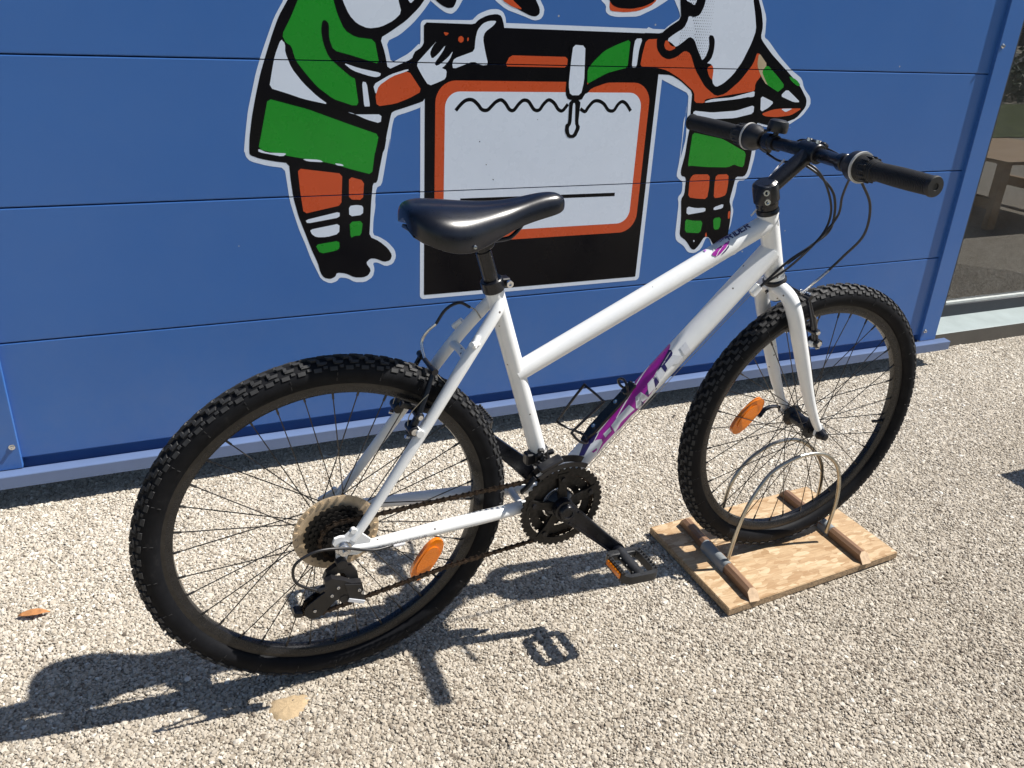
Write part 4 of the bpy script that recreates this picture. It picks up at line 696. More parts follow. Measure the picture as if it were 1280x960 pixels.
GL = {'R': [[(0, 0), (0, 6), (3.4, 6), (3.4, 3.2), (0, 3.2)], [(1.4, 3.2), (3.6, 0)]], 'I': [[(1, 0), (1, 6)]], 'D': [[(0, 0), (0, 6), (2.6, 6), (3.6, 4.8), (3.6, 1.2), (2.6, 0), (0, 0)]],
      'E': [[(3.4, 0), (0, 0), (0, 6), (3.4, 6)], [(0, 3), (2.8, 3)]], 'O': [[(0, 0), (0, 6), (3.5, 6), (3.5, 0), (0, 0)]], 'C': [[(3.4, 0), (0, 0), (0, 6), (3.4, 6)]], 'K': [[(0, 0), (0, 6)], [(3.5, 6), (.2, 3), (3.5, 0)]]}
def block_text(tb, txt, s0, s1, a0, a1, m_, w_=1.0):
    adv = [2.6 if c == 'I' else 5.0 for c in txt]; tot = sum(adv) - .8; x = 0
    for c, ad in zip(txt, adv):
        for pl in GL[c]:
            for (ax_, ay_), (bx_, by_) in zip(pl, pl[1:]):
                d = Vector((bx_ - ax_, by_ - ay_)).normalized(); n_ = Vector((-d.y, d.x)) * w_ / 2; e = d * w_ / 2
                q = [Vector((ax_, ay_)) - e + n_, Vector((bx_, by_)) + e + n_, Vector((bx_, by_)) + e - n_, Vector((ax_, ay_)) - e - n_]
                poly = [(s0 + (x + p.x + p.y * .30) / (tot + 1.8) * (s1 - s0), a0 + p.y / 6 * (a1 - a0)) for p in q]
                wrap_decal(tb, m_, 3, poly, 'letter_stroke')
        x += ad
block_text('T', 'RIDER', .4880, .5430, 1.98, 1.18, 'navy', 1.15)
block_text('T', 'ROCK', .4500, .4850, 2.10, 1.50, 'decalwhite', 1.0)
# printing on the chain stay
bm = text_mesh('TECHNOTOUR', 1.0, .25, .0); x0, x1, y0, y1 = fit(bm)
for v in bm.verts:
    u = (v.co.x - x0) / (x1 - x0); h = (v.co.y - y0) / (y1 - y0); x = .060 + u * .095; zc = -.0115 - u * .0055; yc = -.0628 + u * .0085; r = .0103 + u * .0022; a = .45 - h * .55
    v.co = V(x, yc - (r + .0006) * math.cos(a), zc - (r + .0006) * math.sin(a))
fsub('lettering', bm, 'greytext', 0)
# seat collar, bolts
bm = bmesh.new(); ax = V(-.140, 0, .4548).normalized(); c0 = V(.300, 0, .4208)
cyl(bm, c0 - ax * .004, c0 + ax * .018, .0198, seg=24, bev=.0015); box(bm, c0 + ax * .007 + V(.022, 0, .004), (.016, .020, .016), bev=.002)
cyl(bm, c0 + ax * .007 + V(.025, .013, .004), c0 + ax * .007 + V(.025, -.013, .004), .0052, seg=12, mi=0)
sc = part('seat_collar', bm, 'blackmetal')
bm = bmesh.new(); lathe(bm, c0 + ax * .007 + V(.025, -.013, .004), (0, -1, 0), [(0, 0), (.0062, 0), (.0062, .006), (.003, .006), (.003, .003), (0, .003)], 12); obj('bolt', bm, 'chrome', sc, 30)
# seat post with clamp
bm = bmesh.new(); tube(bm, [c0 - ax * .02, c0 + ax * .072], .0134, 20, 1); tube(bm, [c0 + ax * .066, c0 + ax * .100], .0112, 16, 1)
cc = V(.276, 0, .512)
cyl(bm, cc - V(0, .026, 0), cc + V(0, .026, 0), .0135, seg=20, bev=.002)
cyl(bm, cc - V(0, .034, 0), cc + V(0, .034, 0), .0060, seg=10); box(bm, cc + V(0, 0, .013), (.034, .052, .010), bev=.003)
part('seat_post', bm, 'blackmetal')
# ---- saddle
def saddle():
    bm = bmesh.new()
    S = [(.1400, .020, .5655, .548, .0), (.1440, .046, .5735, .541, .3), (.155, .064, .5785, .533, .6), (.175, .0755, .5800, .525, 1), (.200, .0790, .5775, .517, 1), (.225, .0755, .5745, .514, 1), (.250, .0660, .5720, .516, 1), (.275, .0540, .5705, .522, 1), (.300, .0435, .5705, .529, 1), (.325, .0350, .5725, .536, 1), (.350, .0290, .5765, .541, 1), (.375, .0255, .5800, .545, 1), (.400, .0230, .5810, .549, 1), (.4130, .0195, .5785, .552, .8), (.4210, .0130, .5730, .556, .5), (.4245, .0050, .5670, .560, .2)]
    rings = []; n = 26
    for x, wd, zt, zb, f in S:
        ring = []
        for k in range(n + 1):
            a = math.pi * k / n     # from right edge (−y) over the top to left
            cx = -math.cos(a); sy = max(0, math.sin(a))
            y = wd * math.copysign(abs(cx) ** .80, cx); q = sy ** (.62 if wd > .05 else .75)
            dip = -.0035 * math.exp(-(y / .012) ** 2) * (1 if .17 < x < .36 else 0)
            ring.append(bm.verts.new((x, y, zb + (zt - zb) * q + dip)))
        # lower lip then underside
        low = [bm.verts.new((x, -wd * .93, zb - .004)), ]
        ring = [bm.verts.new((x, wd * .0, zb + .012)), bm.verts.new((x, -wd * .85, zb + .003)), bm.verts.new((x, -wd * .97, zb - .003))] + ring + [bm.verts.new((x, wd * .97, zb - .003)), bm.verts.new((x, wd * .85, zb + .003))]
        bmesh.ops.delete(bm, geom=low, context='VERTS')
        rings.append(ring)
    for A, B in zip(rings, rings[1:]):
        m = len(A)
        for i in range(m):
            j = (i + 1) % m; bm.faces.new((A[i], A[j], B[j], B[i]))
    bm.faces.new(rings[0]); bm.faces.new(rings[-1][::-1])
    return bm
o = part('saddle', saddle(), 'saddle', smooth=70); sdl = o
md = o.modifiers.new('sub', 'SUBSURF'); md.levels = 1; md.render_levels = 2
bm = bmesh.new()   # dark shell lip and rails
for s in (-1, 1):
    tube(bm, [(.150, s * .028, .535), (.175, s * .027, .520), (.215, s * .024, .5135), (.300, s * .022, .5135), (.325, s * .020, .520), (.352, s * .013, .545)], .0036, 10, 5)
tube(bm, [(.150, -.028, .535), (.1485, 0, .540), (.150, .028, .535)], .0036, 10, 4)
obj('saddle_rail', bm, 'blackmetal', sdl, 40)
bm = bmesh.new(); lathe(bm, (.233, -.0735, .523), (.1, -1, .2), [(0, 0), (.0035, 0), (.003, .0015), (0, .002)], 10); obj('rivet', bm, 'chrome', sdl, 40)

# ---- fork
def fork():
    bm = bmesh.new()
    cyl(bm, (.9300, 0, .3625), (.9425, 0, .3285), .0175, seg=24)
    for s in (-1, 1):
        tube(bm, [(.9315, s * .004, .3520), (.934, s * .022, .3500), (.9400, s * .041, .3360), (.9520, s * .0505, .3060), (.975, s * .0530, .2500), (1.005, s * .0540, .1800), (1.040, s * .0550, .1000), (1.072, s * .0560, .0400), (1.0900, s * .0560, .0120)], [.0150, .0160, .0165, .0165, .0160, .0150, .0125, .0095, .0080], 20, 6)
        prism(bm, [(1.082, .026), (1.096, .024), (1.108, .008), (1.108, -.006), (1.100, -.012), (1.099, 0), (1.090, 0), (1.088, -.010), (1.080, -.002)], s * .0535, s * .0585)
        cyl(bm, (1.021, s * .040, .228), (1.021, s * .050, .228), .0062, seg=12)
    return bm
fk = part('fork', fork(), 'white')
bm = bmesh.new(); cyl(bm, (.9425, 0, .3285), (.9445, 0, .3230), .0120, seg=20); cyl(bm, (.9115, 0, .342), (.9155, 0, .3435), .0035, seg=10); obj('steerer_bore', bm, 'blackmetal', fk)
bm = bmesh.new(); hx = V(-.0490, 0, .1375).normalized()
lathe(bm, V(.9305, 0, .3600), hx, [(.014, 0), (.0215, .001), (.0240, .004), (.0240, .010), (.0215, .0135), (.015, .0135)], 28)
part('headset_cup', bm, 'blackmetal')
bm = bmesh.new(); lathe(bm, V(.8775, 0, .5095), hx, [(.012, 0), (.0215, .0008), (.0225, .004), (.0205, .010), (.0165, .012)], 28); part('headset_cup', bm, 'blackmetal')
# stem block with two bolts + stem tube + bar clamp
bm = bmesh.new(); b0 = V(.8740, 0, .5200)
lathe(bm, b0, hx, [(.014, 0), (.0205, .001), (.0215, .006), (.0215, .012), (.0248, .016), (.0248, .044), (.0235, .050), (.0185, .0545), (.0090, .055), (0, .055)], 28)
box(bm, b0 + hx * .030 + V(-.012, -.012, 0), (.030, .024, .038), R=along((1, .15, .05)), bev=.004, seg=2)
tube(bm, [(.862, 0, .553), (.905, 0, .585), (.950, 0, .6185)], [.0165, .0160, .0158], 24, 2, flat=(1, 1))
cyl(bm, (.9545, -.024, .6215), (.9545, .024, .6215), .0190, seg=24, bev=.002)
box(bm, (.9680, 0, .6310), (.016, .044, .022), R=Ry(.5), bev=.003)
st = part('stem', bm, 'blackmetal')
for k in (.019, .038):
    bm = bmesh.new(); lathe(bm, b0 + hx * k + V(-.018, -.0225, 0), V(-.42, -1, .1), [(0, .0), (.0058, 0), (.0058, .0055), (.0032, .0055), (.0032, .002), (0, .002)], 14); obj('bolt', bm, 'chrome', st, 30)
for y in (-.012, .012):
    bm = bmesh.new(); lathe(bm, (.957, y, .6400), (.15, 0, 1), [(0, 0), (.0052, 0), (.0052, .006), (.0028, .006), (.0028, .003), (0, .003)], 12); obj('bolt', bm, 'chrome', st, 30)
# handlebar
BR = [(.9080, -.322, .6370), (.9120, -.24, .6340), (.9190, -.150, .6300), (.9350, -.09, .6255), (.9530, -.045, .6215), (.9545, 0, .6215), (.9540, .045, .6210), (.9500, .09, .6205), (.9430, .150, .6205), (.9300, .24, .6210), (.9110, .322, .6220)]
bm = bmesh.new(); tube(bm, BR, [.0111, .0111, .0112, .0118, .0127, .0127, .0127, .0118, .0112, .0111, .0111], 20, 6); bar = part('handlebar', bm, 'blackmetal')
def bar_at(y):
    for a, b in zip(BR, BR[1:]):
        if a[1] <= y <= b[1]:
            t = (y - a[1]) / (b[1] - a[1]); return V(a).lerp(V(b), t), (V(b) - V(a)).normalized()
for s in (-1, 1):
    p0, d0 = bar_at(s * .3215); p1, _ = bar_at(s * .203); d = (p0 - p1).normalized(); L = (p0 - p1).length
    bm = bmesh.new(); prof = [(.0125, 0)]
    n = 34
    for k in range(n): 
        t = k / n; r = .0158 + .0012 * math.sin(t * math.pi); prof += [(r, t * L), (r, (t + .55) * L / 1 if 0 else (k + .55) / n * L), (r - .0009, (k + .62) / n * L), (r - .0009, (k + .95) / n * L)]
    prof += [(.0172, L), (.0172, L + .004), (.0160, L + .0065), (.0060, L + .0065), (.0055, L + .0050), (0, L + .0050)]
    lathe(bm, p1, d, prof, 28); obj('grip', bm, 'rubber', bar, 40)
    # twist shifter
    q0, _ = bar_at(s * .163); q1 = p1; d = (q1 - q0).normalized(); L = (q1 - q0).length
    bm = bmesh.new(); prof = [(.014, 0), (.0245, 0), (.0245, .004)]
    for k in range(9):
        r = .0240 - .0062 * (k / 8) ** 1.2; prof += [(r, .005 + k * (L - .006) / 9), (r, .005 + (k + .6) * (L - .006) / 9), (r - .0010, .005 + (k + .7) * (L - .006) / 9), (r - .001, .005 + (k + .95) * (L - .006) / 9)]
    prof += [(.0165, L - .0005), (.012, L - .0005)]
    lathe(bm, q0, d, prof, 28)
    for k in range(14):
        a = 2 * math.pi * k / 14; e1, e2 = frame_axes(d); rr = e1 * math.cos(a) + e2 * math.sin(a); box(bm, q0 + d * L * .42 + rr * .0215, (L * .62, .0028, .0026), R=along(d, rr), bev=.0006)
    obj('twist_shifter', bm, 'rubber', bar, 35)
    bm = bmesh.new(); lathe(bm, q0 - d * .0005, d, [(.0235, 0), (.0272, 0), (.0276, .0022), (.0272, .0044), (.0235, .0044)], 40); obj('grey_ring', bm, 'greyring', bar, 40)
    # shifter housing
    h0, _ = bar_at(s * .128); bm = bmesh.new(); L2 = (q0 - h0).length
    lathe(bm, h0, (q0 - h0), [(.012, 0), (.0170, 0), (.0185, .004), (.0225, .012), (.0262, .020), (.0262, L2 - .001), (.02, L2 - .0005)], 28)
    box(bm, h0 + V(.018, s * .012, -.016), (.034, .022, .020), R=Ry(.5), bev=.005, seg=2)
    obj('shifter_housing', bm, 'blackplastic', bar, 40)
    # brake lever with clamp
    c1, dd = bar_at(s * .112); bm = bmesh.new()
    cyl(bm, c1 - dd * .009, c1 + dd * .009, .0160, seg=22, bev=.002)
    box(bm, c1 + V(.020, s * .006, -.010), (.034, .018, .016), R=Ry(.45), bev=.004, seg=2)
    tube(bm, [c1 + V(.024, -s * .004, -.014), c1 + V(.036, s * .010, -.016), c1 + V(.046, s * .040, -.019), c1 + V(.052, s * .080, -.020), c1 + V(.056, s * .115, -.020), c1 + V(.064, s * .128, -.018)], [.0062, .0066, .0060, .0058, .0056, .0064], 12, 6, flat=(1, .62))
    cyl(bm, c1 + V(.030, -s * .002, -.012), c1 + V(.034, -s * .030, -.014), .0050, seg=12)
    obj('brake_lever', bm, 'blackmetal', bar, 40)
    bm = bmesh.new(); cyl(bm, c1 + V(.034, -s * .026, -.014), c1 + V(.035, -s * .040, -.0145), .0042, seg=12); obj('barrel_adjuster', bm, 'chrome', bar, 40)
# bell on the left side
bm = bmesh.new(); bp_, _ = bar_at(.098); cyl(bm, bp_ - V(0, .006, 0), bp_ + V(0, .006, 0), .0150, seg=20); cyl(bm, bp_ + V(0, 0, .010), bp_ + V(.002, 0, .022), .0055, seg=12)
lathe(bm, bp_ + V(.002, 0, .020), (.12, 0, 1), [(0, 0), (.0185, 0), (.0205, .003), (.0205, .014), (.0185, .0215), (.0130, .0245), (0, .0255)], 28)
box(bm, bp_ + V(-.018, .002, .024), (.016, .010, .004), bev=.001)
obj('bell', bm, 'blackplastic', bar, 40)

# ---- cranks, chain set
BBC = V(.440, 0, -.034)
cr_dir = V(.120, 0, -.115).normalized()
def crank(s):
    bm = bmesh.new(); d = cr_dir * (1 if s < 0 else -1); y0 = -.066 if s < 0 else .066; ye = -.090 if s < 0 else .090
    p0 = BBC + V(0, y0, 0); p1 = BBC + d * .166 + V(0, ye, 0)
    nrm = d.cross(V(0, 1, 0)); pts = []
    prof = [(-.0235, .004), (-.0215, .011), (-.016, .0168), (-.008, .0205), (0, .0215), (.025, .0185), (.06, .0165), (.12, .0142), (.150, .0138), (.166, .0150), (.177, .0120), (.1815, .004)]
    A = []
    for x, h in prof: A.append((x, h))
    out = [(x, h) for x, h in prof] + [(x, -h) for x, h in prof[::-1]]
    def T(p):
        u = p.x; y = y0 + (ye - y0) * max(0, min(1, u / .166)) ; th = .0065 + (.002 if u < .03 else 0)
        return BBC + d * u + nrm * p.z + V(0, y + p.y * th, 0)
    prism(bm, out, -1, 1, T=T)
    # raised ribs along the arm
    for q in (1, -1):
        pr = [(.022, q * .0165), (.150, q * .0118), (.150, q * .0090), (.022, q * .0125)]
        prism(bm, pr, -1.35 if s < 0 else 1.0, -1.0 if s < 0 else 1.35, T=T)
    lathe(bm, BBC + V(0, y0 + (.006 if s < 0 else -.006), 0), V(0, -1 if s < 0 else 1, 0), [(.0, 0), (.0175, 0), (.0180, .018), (.0150, .0235), (.0100, .0245), (.0095, .0225), (0, .0225)], 24)
    cyl(bm, p1 - V(0, .010, 0), p1 + V(0, .010, 0), .0125, seg=20, bev=.001)
    return part('crank_arm', bm, 'blackmetal', smooth=30), p1
ca, pe = crank(-1); cl, pl = crank(1)
bm = bmesh.new(); gear(bm, -.0560, .0720, .0905, 42, .0024, .0040); 
for k in range(5):
    a = 2 * math.pi * k / 5 + .35
    for t0, t1, w0, w1 in ((.014, .052, .011, .008), (.052, .079, .008, .012)):
        dv = V(math.cos(a), 0, math.sin(a)); nv = V(-math.sin(a), 0, math.cos(a)); q = [dv * t0 + nv * w0, dv * t1 + nv * w1, dv * t1 - nv * w1, dv * t0 - nv * w0]
        prism(bm, [(BBC.x * 0 + p.x, p.z) for p in q], -.0585, -.0535)
for v in bm.verts: v.co += V(BBC.x, 0, BBC.z)
cs = part('chainring', bm, 'cog', smooth=25)
for y, ri, ro, n in ((-.0480, .0500, .0705, 34), (-.0400, .036, .0525, 24)):
    bm = bmesh.new(); gear(bm, y, ri, ro, n, .0022, .0038)
    for v in bm.verts: v.co += V(BBC.x, 0, BBC.z)
    obj('chainring', bm, 'cog', cs, 25)
bm = bmesh.new(); lathe(bm, BBC + V(0, -.037, 0), (0, -1, 0), [(.0, 0), (.030, 0), (.034, .010), (.030, .0165), (.020, .0240), (0, .0240)], 30)
for k in range(5):
    a = 2 * math.pi * k / 5 + .35; p = BBC + V(.0655 * math.cos(a), -.058, .0655 * math.sin(a)); cyl(bm, p, p + V(0, -.0035, 0), .0048, seg=10)
obj('spider', bm, 'blackmetal', cs, 35)
bm = bmesh.new(); cyl(bm, BBC + V(0, -.058, 0), BBC + V(0, .06, 0), .008, seg=12); part('crank_axle', bm, 'blackmetal')
# pedals
def pedal(p1, s):
    bm = bmesh.new(); c = p1 + V(0, s * .056, 0); R = Ry(.09)
    def T(v): return c + R @ v
    def ring(z0, z1, inner, L=.0405, Wd=.0440):
        pts = rr2(-L, L, -Wd, Wd, .016); ipt = rr2(-L + inner, L - inner, -Wd + inner, Wd - inner, .012)
        n = len(pts); q = [[bm.verts.new(T(V(p[0], p[1], z))) for p in P] for P, z in ((pts, z0), (pts, z1), (ipt, z1), (ipt, z0))]
        for A, B in zip(q, q[1:] + q[:1]):
            for i in range(n): j = (i + 1) % n; bm.faces.new((A[i], A[j], B[j], B[i]))
    def rr2(x0, x1, y0, y1, r): 
        return rrect(x0, x1, y0, y1, r, 5)
    ring(-.0090, .0090, .0085)
    tube(bm, [T(V(0, -s * .056, 0)), T(V(0, s * .040, 0))], [.0135, .0115], 16, 1, flat=(1, .85))
    box(bm, T(V(0, s * .0375, 0)), (.066, .012, .0165), R=R, bev=.003, seg=2)
    box(bm, T(V(0, -s * .0360, 0)), (.066, .012, .0165), R=R, bev=.003, seg=2)
    for y in (-.022, 0, .022):
        for sx in (-1, 1): tube(bm, [T(V(sx * .008, y, 0)), T(V(sx * .014, y * 1.05, .002))], [.0040, .0030], 8, 1)
    for sx in (-1, 1):
        for k in range(8):
            for sz in (-1, 1):
                p = T(V(sx * .0380, -.031 + k * .0088, sz * .0120)); box(bm, p, (.0045, .0034, .0048), R=R, bev=.0005)
    o = part('pedal', bm, 'pedalplastic', smooth=35)
    for sx in (-1,):
        bm = bmesh.new(); box(bm, T(V(sx * .0418, 0, 0)), (.0050, .050, .0125), R=R, bev=.0015); obj('reflector', bm, 'amber', o, 30)
    return o
pedal(pe, -1); pedal(pl, 1)

# ---- chain: links along the run
JL = V(-.0560, -.0520, -.1300); JU = V(-.008, -.0520, -.0930)
def arc(c, r, a0, a1, y, n):
    return [V(c.x + r * math.cos(math.radians(a0 + (a1 - a0) * k / n)), y, c.z + r * math.sin(math.radians(a0 + (a1 - a0) * k / n))) for k in range(n + 1)]
path = []
path += arc(V(0, 0, 0), .0365, 262, 92, -.045, 16)                    # over the cog, back side
path += [V(.22, -.0465, .0375)]
path += arc(BBC, .0720, 96, -96, -.048, 22)
path += [V(.20, -.0500, -.1170)]
path += arc(JL, .0195, -80, -262, -.0520, 10)
path += arc(JU, .0175, -75, 60, -.0520, 8)
P = [path[0]]
closed = path + [path[0]]
STEP = .0127; out = []; seg = 0; pos = closed[0].copy(); out.append(pos.copy()); rem = STEP
for a, b in zip(closed, closed[1:]):
    L = (b - a).length; u = 0
    while L - u > rem: u += rem; out.append(a.lerp(b, u / L)); rem = STEP
    rem -= (L - u)
bm = bmesh.new()
for i in range(len(out) - 1):
    a, b = out[i], out[i + 1]; d = (b - a).normalized(); nv = d.cross(V(0, 1, 0)); c = (a + b) / 2
    oy = .0030 if i % 2 else .0018
    for s in (-1, 1):
        P8 = [(-.0063, .0046), (-.003, .0026), (.003, .0026), (.0063, .0046), (.0098, .0022), (.0098, -.0022), (.0063, -.0046), (.003, -.0026), (-.003, -.0026), (-.0063, -.0046), (-.0098, -.002), (-.0098, .002)]
        prism(bm, P8, s * oy - .0005, s * oy + .0005, T=lambda p: c + d * p.x + nv * p.z + V(0, p.y, 0))
    cyl(bm, a - V(0, .0040, 0), a + V(0, .0040, 0), .0021, seg=6)
part('chain', bm, 'chain', smooth=30)
# ---- rear axle nuts
bm = bmesh.new()
for s in (-1, 1):
    lathe(bm, (0, s * .0695, 0), (0, s, 0), [(0, 0), (.0145, 0), (.0145, .0022), (.0112, .0026), (.0112, .0105), (.0100, .0118), (.0050, .0118), (.0050, .0185), (0, .0190)], 18)
part('axle_nut', bm, 'chrome', smooth=30)
# ---- rear derailleur
bm = bmesh.new()
prism(bm, [(-.018, -.028), (-.002, -.030), (.012, -.036), (.020, -.050), (.022, -.068), (.014, -.072), (.004, -.060), (-.004, -.046), (-.014, -.044), (-.026, -.050), (-.034, -.060), (-.040, -.052), (-.034, -.038)], -.0800, -.0690)
prism(bm, [(-.040, -.046), (-.028, -.042), (-.008, -.052), (.006, -.062), (.024, -.066), (.027, -.084), (.022, -.098), (.004, -.098), (-.010, -.090), (-.022, -.092), (-.036, -.084), (-.042, -.066)], -.0930, -.0800)
prism(bm, [(-.006, -.060), (.022, -.068), (.028, -.104), (.018, -.110), (.002, -.100)], -.0960, -.0920)
cyl(bm, (-.006, -.082, -.0270), (-.006, -.064, -.0270), .0100, seg=18, bev=.001)
cyl(bm, (-.036, -.088, -.058), (-.052, -.090, -.064), .0055, seg=12)
# cage plates round both jockey wheels
for y in (-.0610, -.0440):
    d = (JL - JU).normalized(); n_ = V(-d.z, 0, d.x); pl_ = []
    for k in range(9): a = math.pi * k / 8; pl_.append(JL + (d * math.sin(a) + n_ * math.cos(a)) * .0185)
    for k in range(9): a = math.pi * k / 8; pl_.append(JU + (-d * math.sin(a) - n_ * math.cos(a)) * .0130)
    prism(bm, [(p.x, p.z) for p in pl_], y - .0012, y + .0012)
cyl(bm, (-.008, -.094, -.093), (-.008, -.060, -.093), .0085, seg=14)
box(bm, (-.0850, -.054, -.1300), (.016, .022, .014), R=Ry(.3), bev=.003)
rd = part('rear_derailleur', bm, 'blackplastic', smooth=30)
for c_, n_ in ((JL, 11), (JU, 11)):
    bm = bmesh.new(); gear(bm, c_.y, .004, .0185 if c_ is JL else .0165, n_, .005, .004)
    for v in bm.verts: v.co += V(c_.x, 0, c_.z)
    obj('jockey_wheel', bm, 'blackplastic', rd, 30)
for p in ((-.018, -.0935, -.064), (-.030, -.0935, -.078), (.018, -.0965, -.078), (-.056, -.0625, -.130), (.004, -.0935, -.068), (.024, -.096, -.086)):
    bm = bmesh.new(); lathe(bm, p, (0, -1, 0), [(0, 0), (.0034, 0), (.003, .0018), (.0015, .002), (.0015, .001), (0, .001)], 10); obj('bolt', bm, 'chrome', rd, 30)
bm = bmesh.new(); box(bm, (.012, -.0972, -.1010), (.032, .0016, .0075), R=Ry(.45), bev=.0006); obj('silver_plate', bm, 'silver', rd, 30)
# ---- front derailleur on the seat tube
bm = bmesh.new(); sa = V(-.140, 0, .4548).normalized(); s0 = BBC + sa * .098
cyl(bm, s0 - sa * .016, s0 + sa * .016, .0205, seg=22, bev=.003); box(bm, s0 + V(-.024, -.006, .002), (.020, .020, .026), bev=.003)
box(bm, s0 + V(.016, -.020, -.014), (.030, .018, .022), R=Ry(.4), bev=.004)
for i in range(6): box(bm, s0 + V(random.uniform(-.012, .014), -.018 + random.uniform(-.006, .004), random.uniform(-.022, .024)), (.012, .010, .008), R=Ry(random.uniform(-1, 1)) @ Rz(random.uniform(-.5, .5)), bev=.0015)
def cagep(y, wd):
    th = [math.radians(a) for a in range(62, 132, 7)]; r0, r1 = .0935, .0935 + wd
    pts = [(BBC.x + r1 * math.cos(a), BBC.z + r1 * math.sin(a)) for a in th] + [(BBC.x + r0 * math.cos(a), BBC.z + r0 * math.sin(a)) for a in th[::-1]]
    prism(bm, pts, y - .001, y + .001)
cagep(-.0600, .010); cagep(-.0400, .014)
tube(bm, [(BBC.x - .066, -.0600, BBC.z + .085), (BBC.x - .082, -.058, BBC.z + .066), (BBC.x - .088, -.050, BBC.z + .052)], .006, 8, 3, flat=(1, .6))
box(bm, (BBC.x - .030, -.050, BBC.z + .103), (.050, .022, .012), R=Ry(-.35), bev=.003)
part('front_derailleur', bm, 'blackplastic', smooth=30)

# ---- V-brakes
def vbrake(piv, d_up, axl, rear):
    """piv: (x, half width, z) of the post; d_up: direction of arms in x,z; axl: direction towards the rim"""
    root = empty('rim_brake', (0, 0, ZB), bike); u = V(d_up[0], 0, d_up[1]).normalized(); f = V(0, 1, 0).cross(u) * (1 if rear else -1)
    f = V(axl[0], 0, axl[1]).normalized()
    for s in (-1, 1):
        b = V(piv[0], s * piv[1], piv[2]) + f * .010
        bm = bmesh.new()
        tube(bm, [b - u * .010, b + u * .02 + V(0, s * .002, 0), b + u * .055 + V(0, -s * .001, 0) , b + u * .085 + V(0, -s * .006, 0), b + u * .110 + V(0, -s * .011, 0)], [.0095, .0085, .0070, .0060, .0056], 10, 4, flat=(1, .7))
        cyl(bm, b - V(0, .014, 0), b + V(0, .014, 0), .0095, seg=16, bev=.001)
        cyl(bm, b + u * .028 - V(0, s * .016, 0), b + u * .028 + V(0, s * .012, 0), .0075, seg=14, bev=.001)
        cyl(bm, b + u * .108 + V(0, -s * .018, 0), b + u * .108 + V(0, -s * .002, 0), .0060, seg=12)
        obj('brake_arm', bm, 'blackmetal', root, 40)
        bm = bmesh.new(); ctr = V(piv[0], s * .0215, piv[2]) + u * .031 + f * .004
        t = V(-(-u.z), 0, -u.x) if 0 else V(u.z, 0, -u.x)
        box(bm, ctr, (.068, .012, .012), R=along(t), bev=.003, seg=2); obj('brake_pad', bm, 'blackplastic', root, 40)
        bm = bmesh.new(); lathe(bm, b + V(0, s * .013, 0) if s < 0 else b + f * .001 + V(0, s * .013, 0), (0, s, 0), [(0, 0), (.0062, 0), (.006, .003), (.0025, .0032), (0, .0032)], 12)
        lathe(bm, b + u * .028 + V(0, s * .012, 0), (0, s, 0), [(0, 0), (.0048, 0), (.0044, .0035), (0, .0038)], 12)
        lathe(bm, b - u * .016 + V(0, s * .002, 0), f + V(0, s * .3, 0), [(0, 0), (.0034, 0), (.0034, .008), (0, .008)], 10)
        obj('bolt', bm, 'chrome', root, 40)
        bm = bmesh.new(); tube(bm, [b - u * .004 + f * .007, b + u * .02 + f * .012 + V(0, -s * .004, 0), b + u * .05 + f * .007 + V(0, s * .003, 0), b + u * .070 + V(0, s * .006, 0)], .0009, 6, 5); obj('return_spring', bm, 'steel', root, 40)
    return root, u, f
rb, ru, rf = vbrake((.1455, .043, .195), (.40, .915), (-.915, .40), True)
fb, fu, ff = vbrake((1.021, .044, .228), (-.33, .944), (.944, .33), False)
def bmtube(name, pts, r, m_, parent, seg=8, n=6):
    bm = bmesh.new(); tube(bm, pts, r, seg, n); o = obj(name, bm, m_, parent or bike, 60)
    if not parent: o.location = (0, 0, ZB)
    return o
# noodles and inner wires
nr = V(.1455, .0, .195) + ru * .108 + rf * .010
bmtube('cable_noodle', [(.2030, .020, .3600), (.1880, .028, .3420), (.1800, .030, .322), nr + V(0, .010, 0), nr + V(0, -.010, 0)], .0028, 'chrome', rb)
bmtube('rubber_boot', [nr + V(0, .014, 0), nr + V(0, -.020, 0)], .0044, 'blackplastic', rb, n=1)
bmtube('cable_end', [nr + V(0, -.026, 0), nr + V(.014, -.034, -.018), nr + V(.036, -.040, -.040)], .0009, 'steel', rb)
nf = V(1.021, 0, .228) + fu * .108 + ff * .010
bmtube('cable_noodle', [(1.0330, -.036, .3870), (1.0160, -.034, .3720), (1.0050, -.030, .3600), nf + V(.002, -.016, .004), nf + V(0, -.002, 0)], .0028, 'chrome', fb)
bmtube('rubber_boot', [nf + V(0, -.010, 0), nf + V(0, .022, 0)], .0044, 'blackplastic', fb, n=1)
bm = bmesh.new()
for k in range(5): lathe(bm, nf + V(.004, -.004 - k * .006, .002), (0, -1, 0), [(.003, 0), (.0054, .0015), (.0054, .004), (.003, .0055)], 12)
obj('noodle_lug', bm, 'chrome', fb, 40)
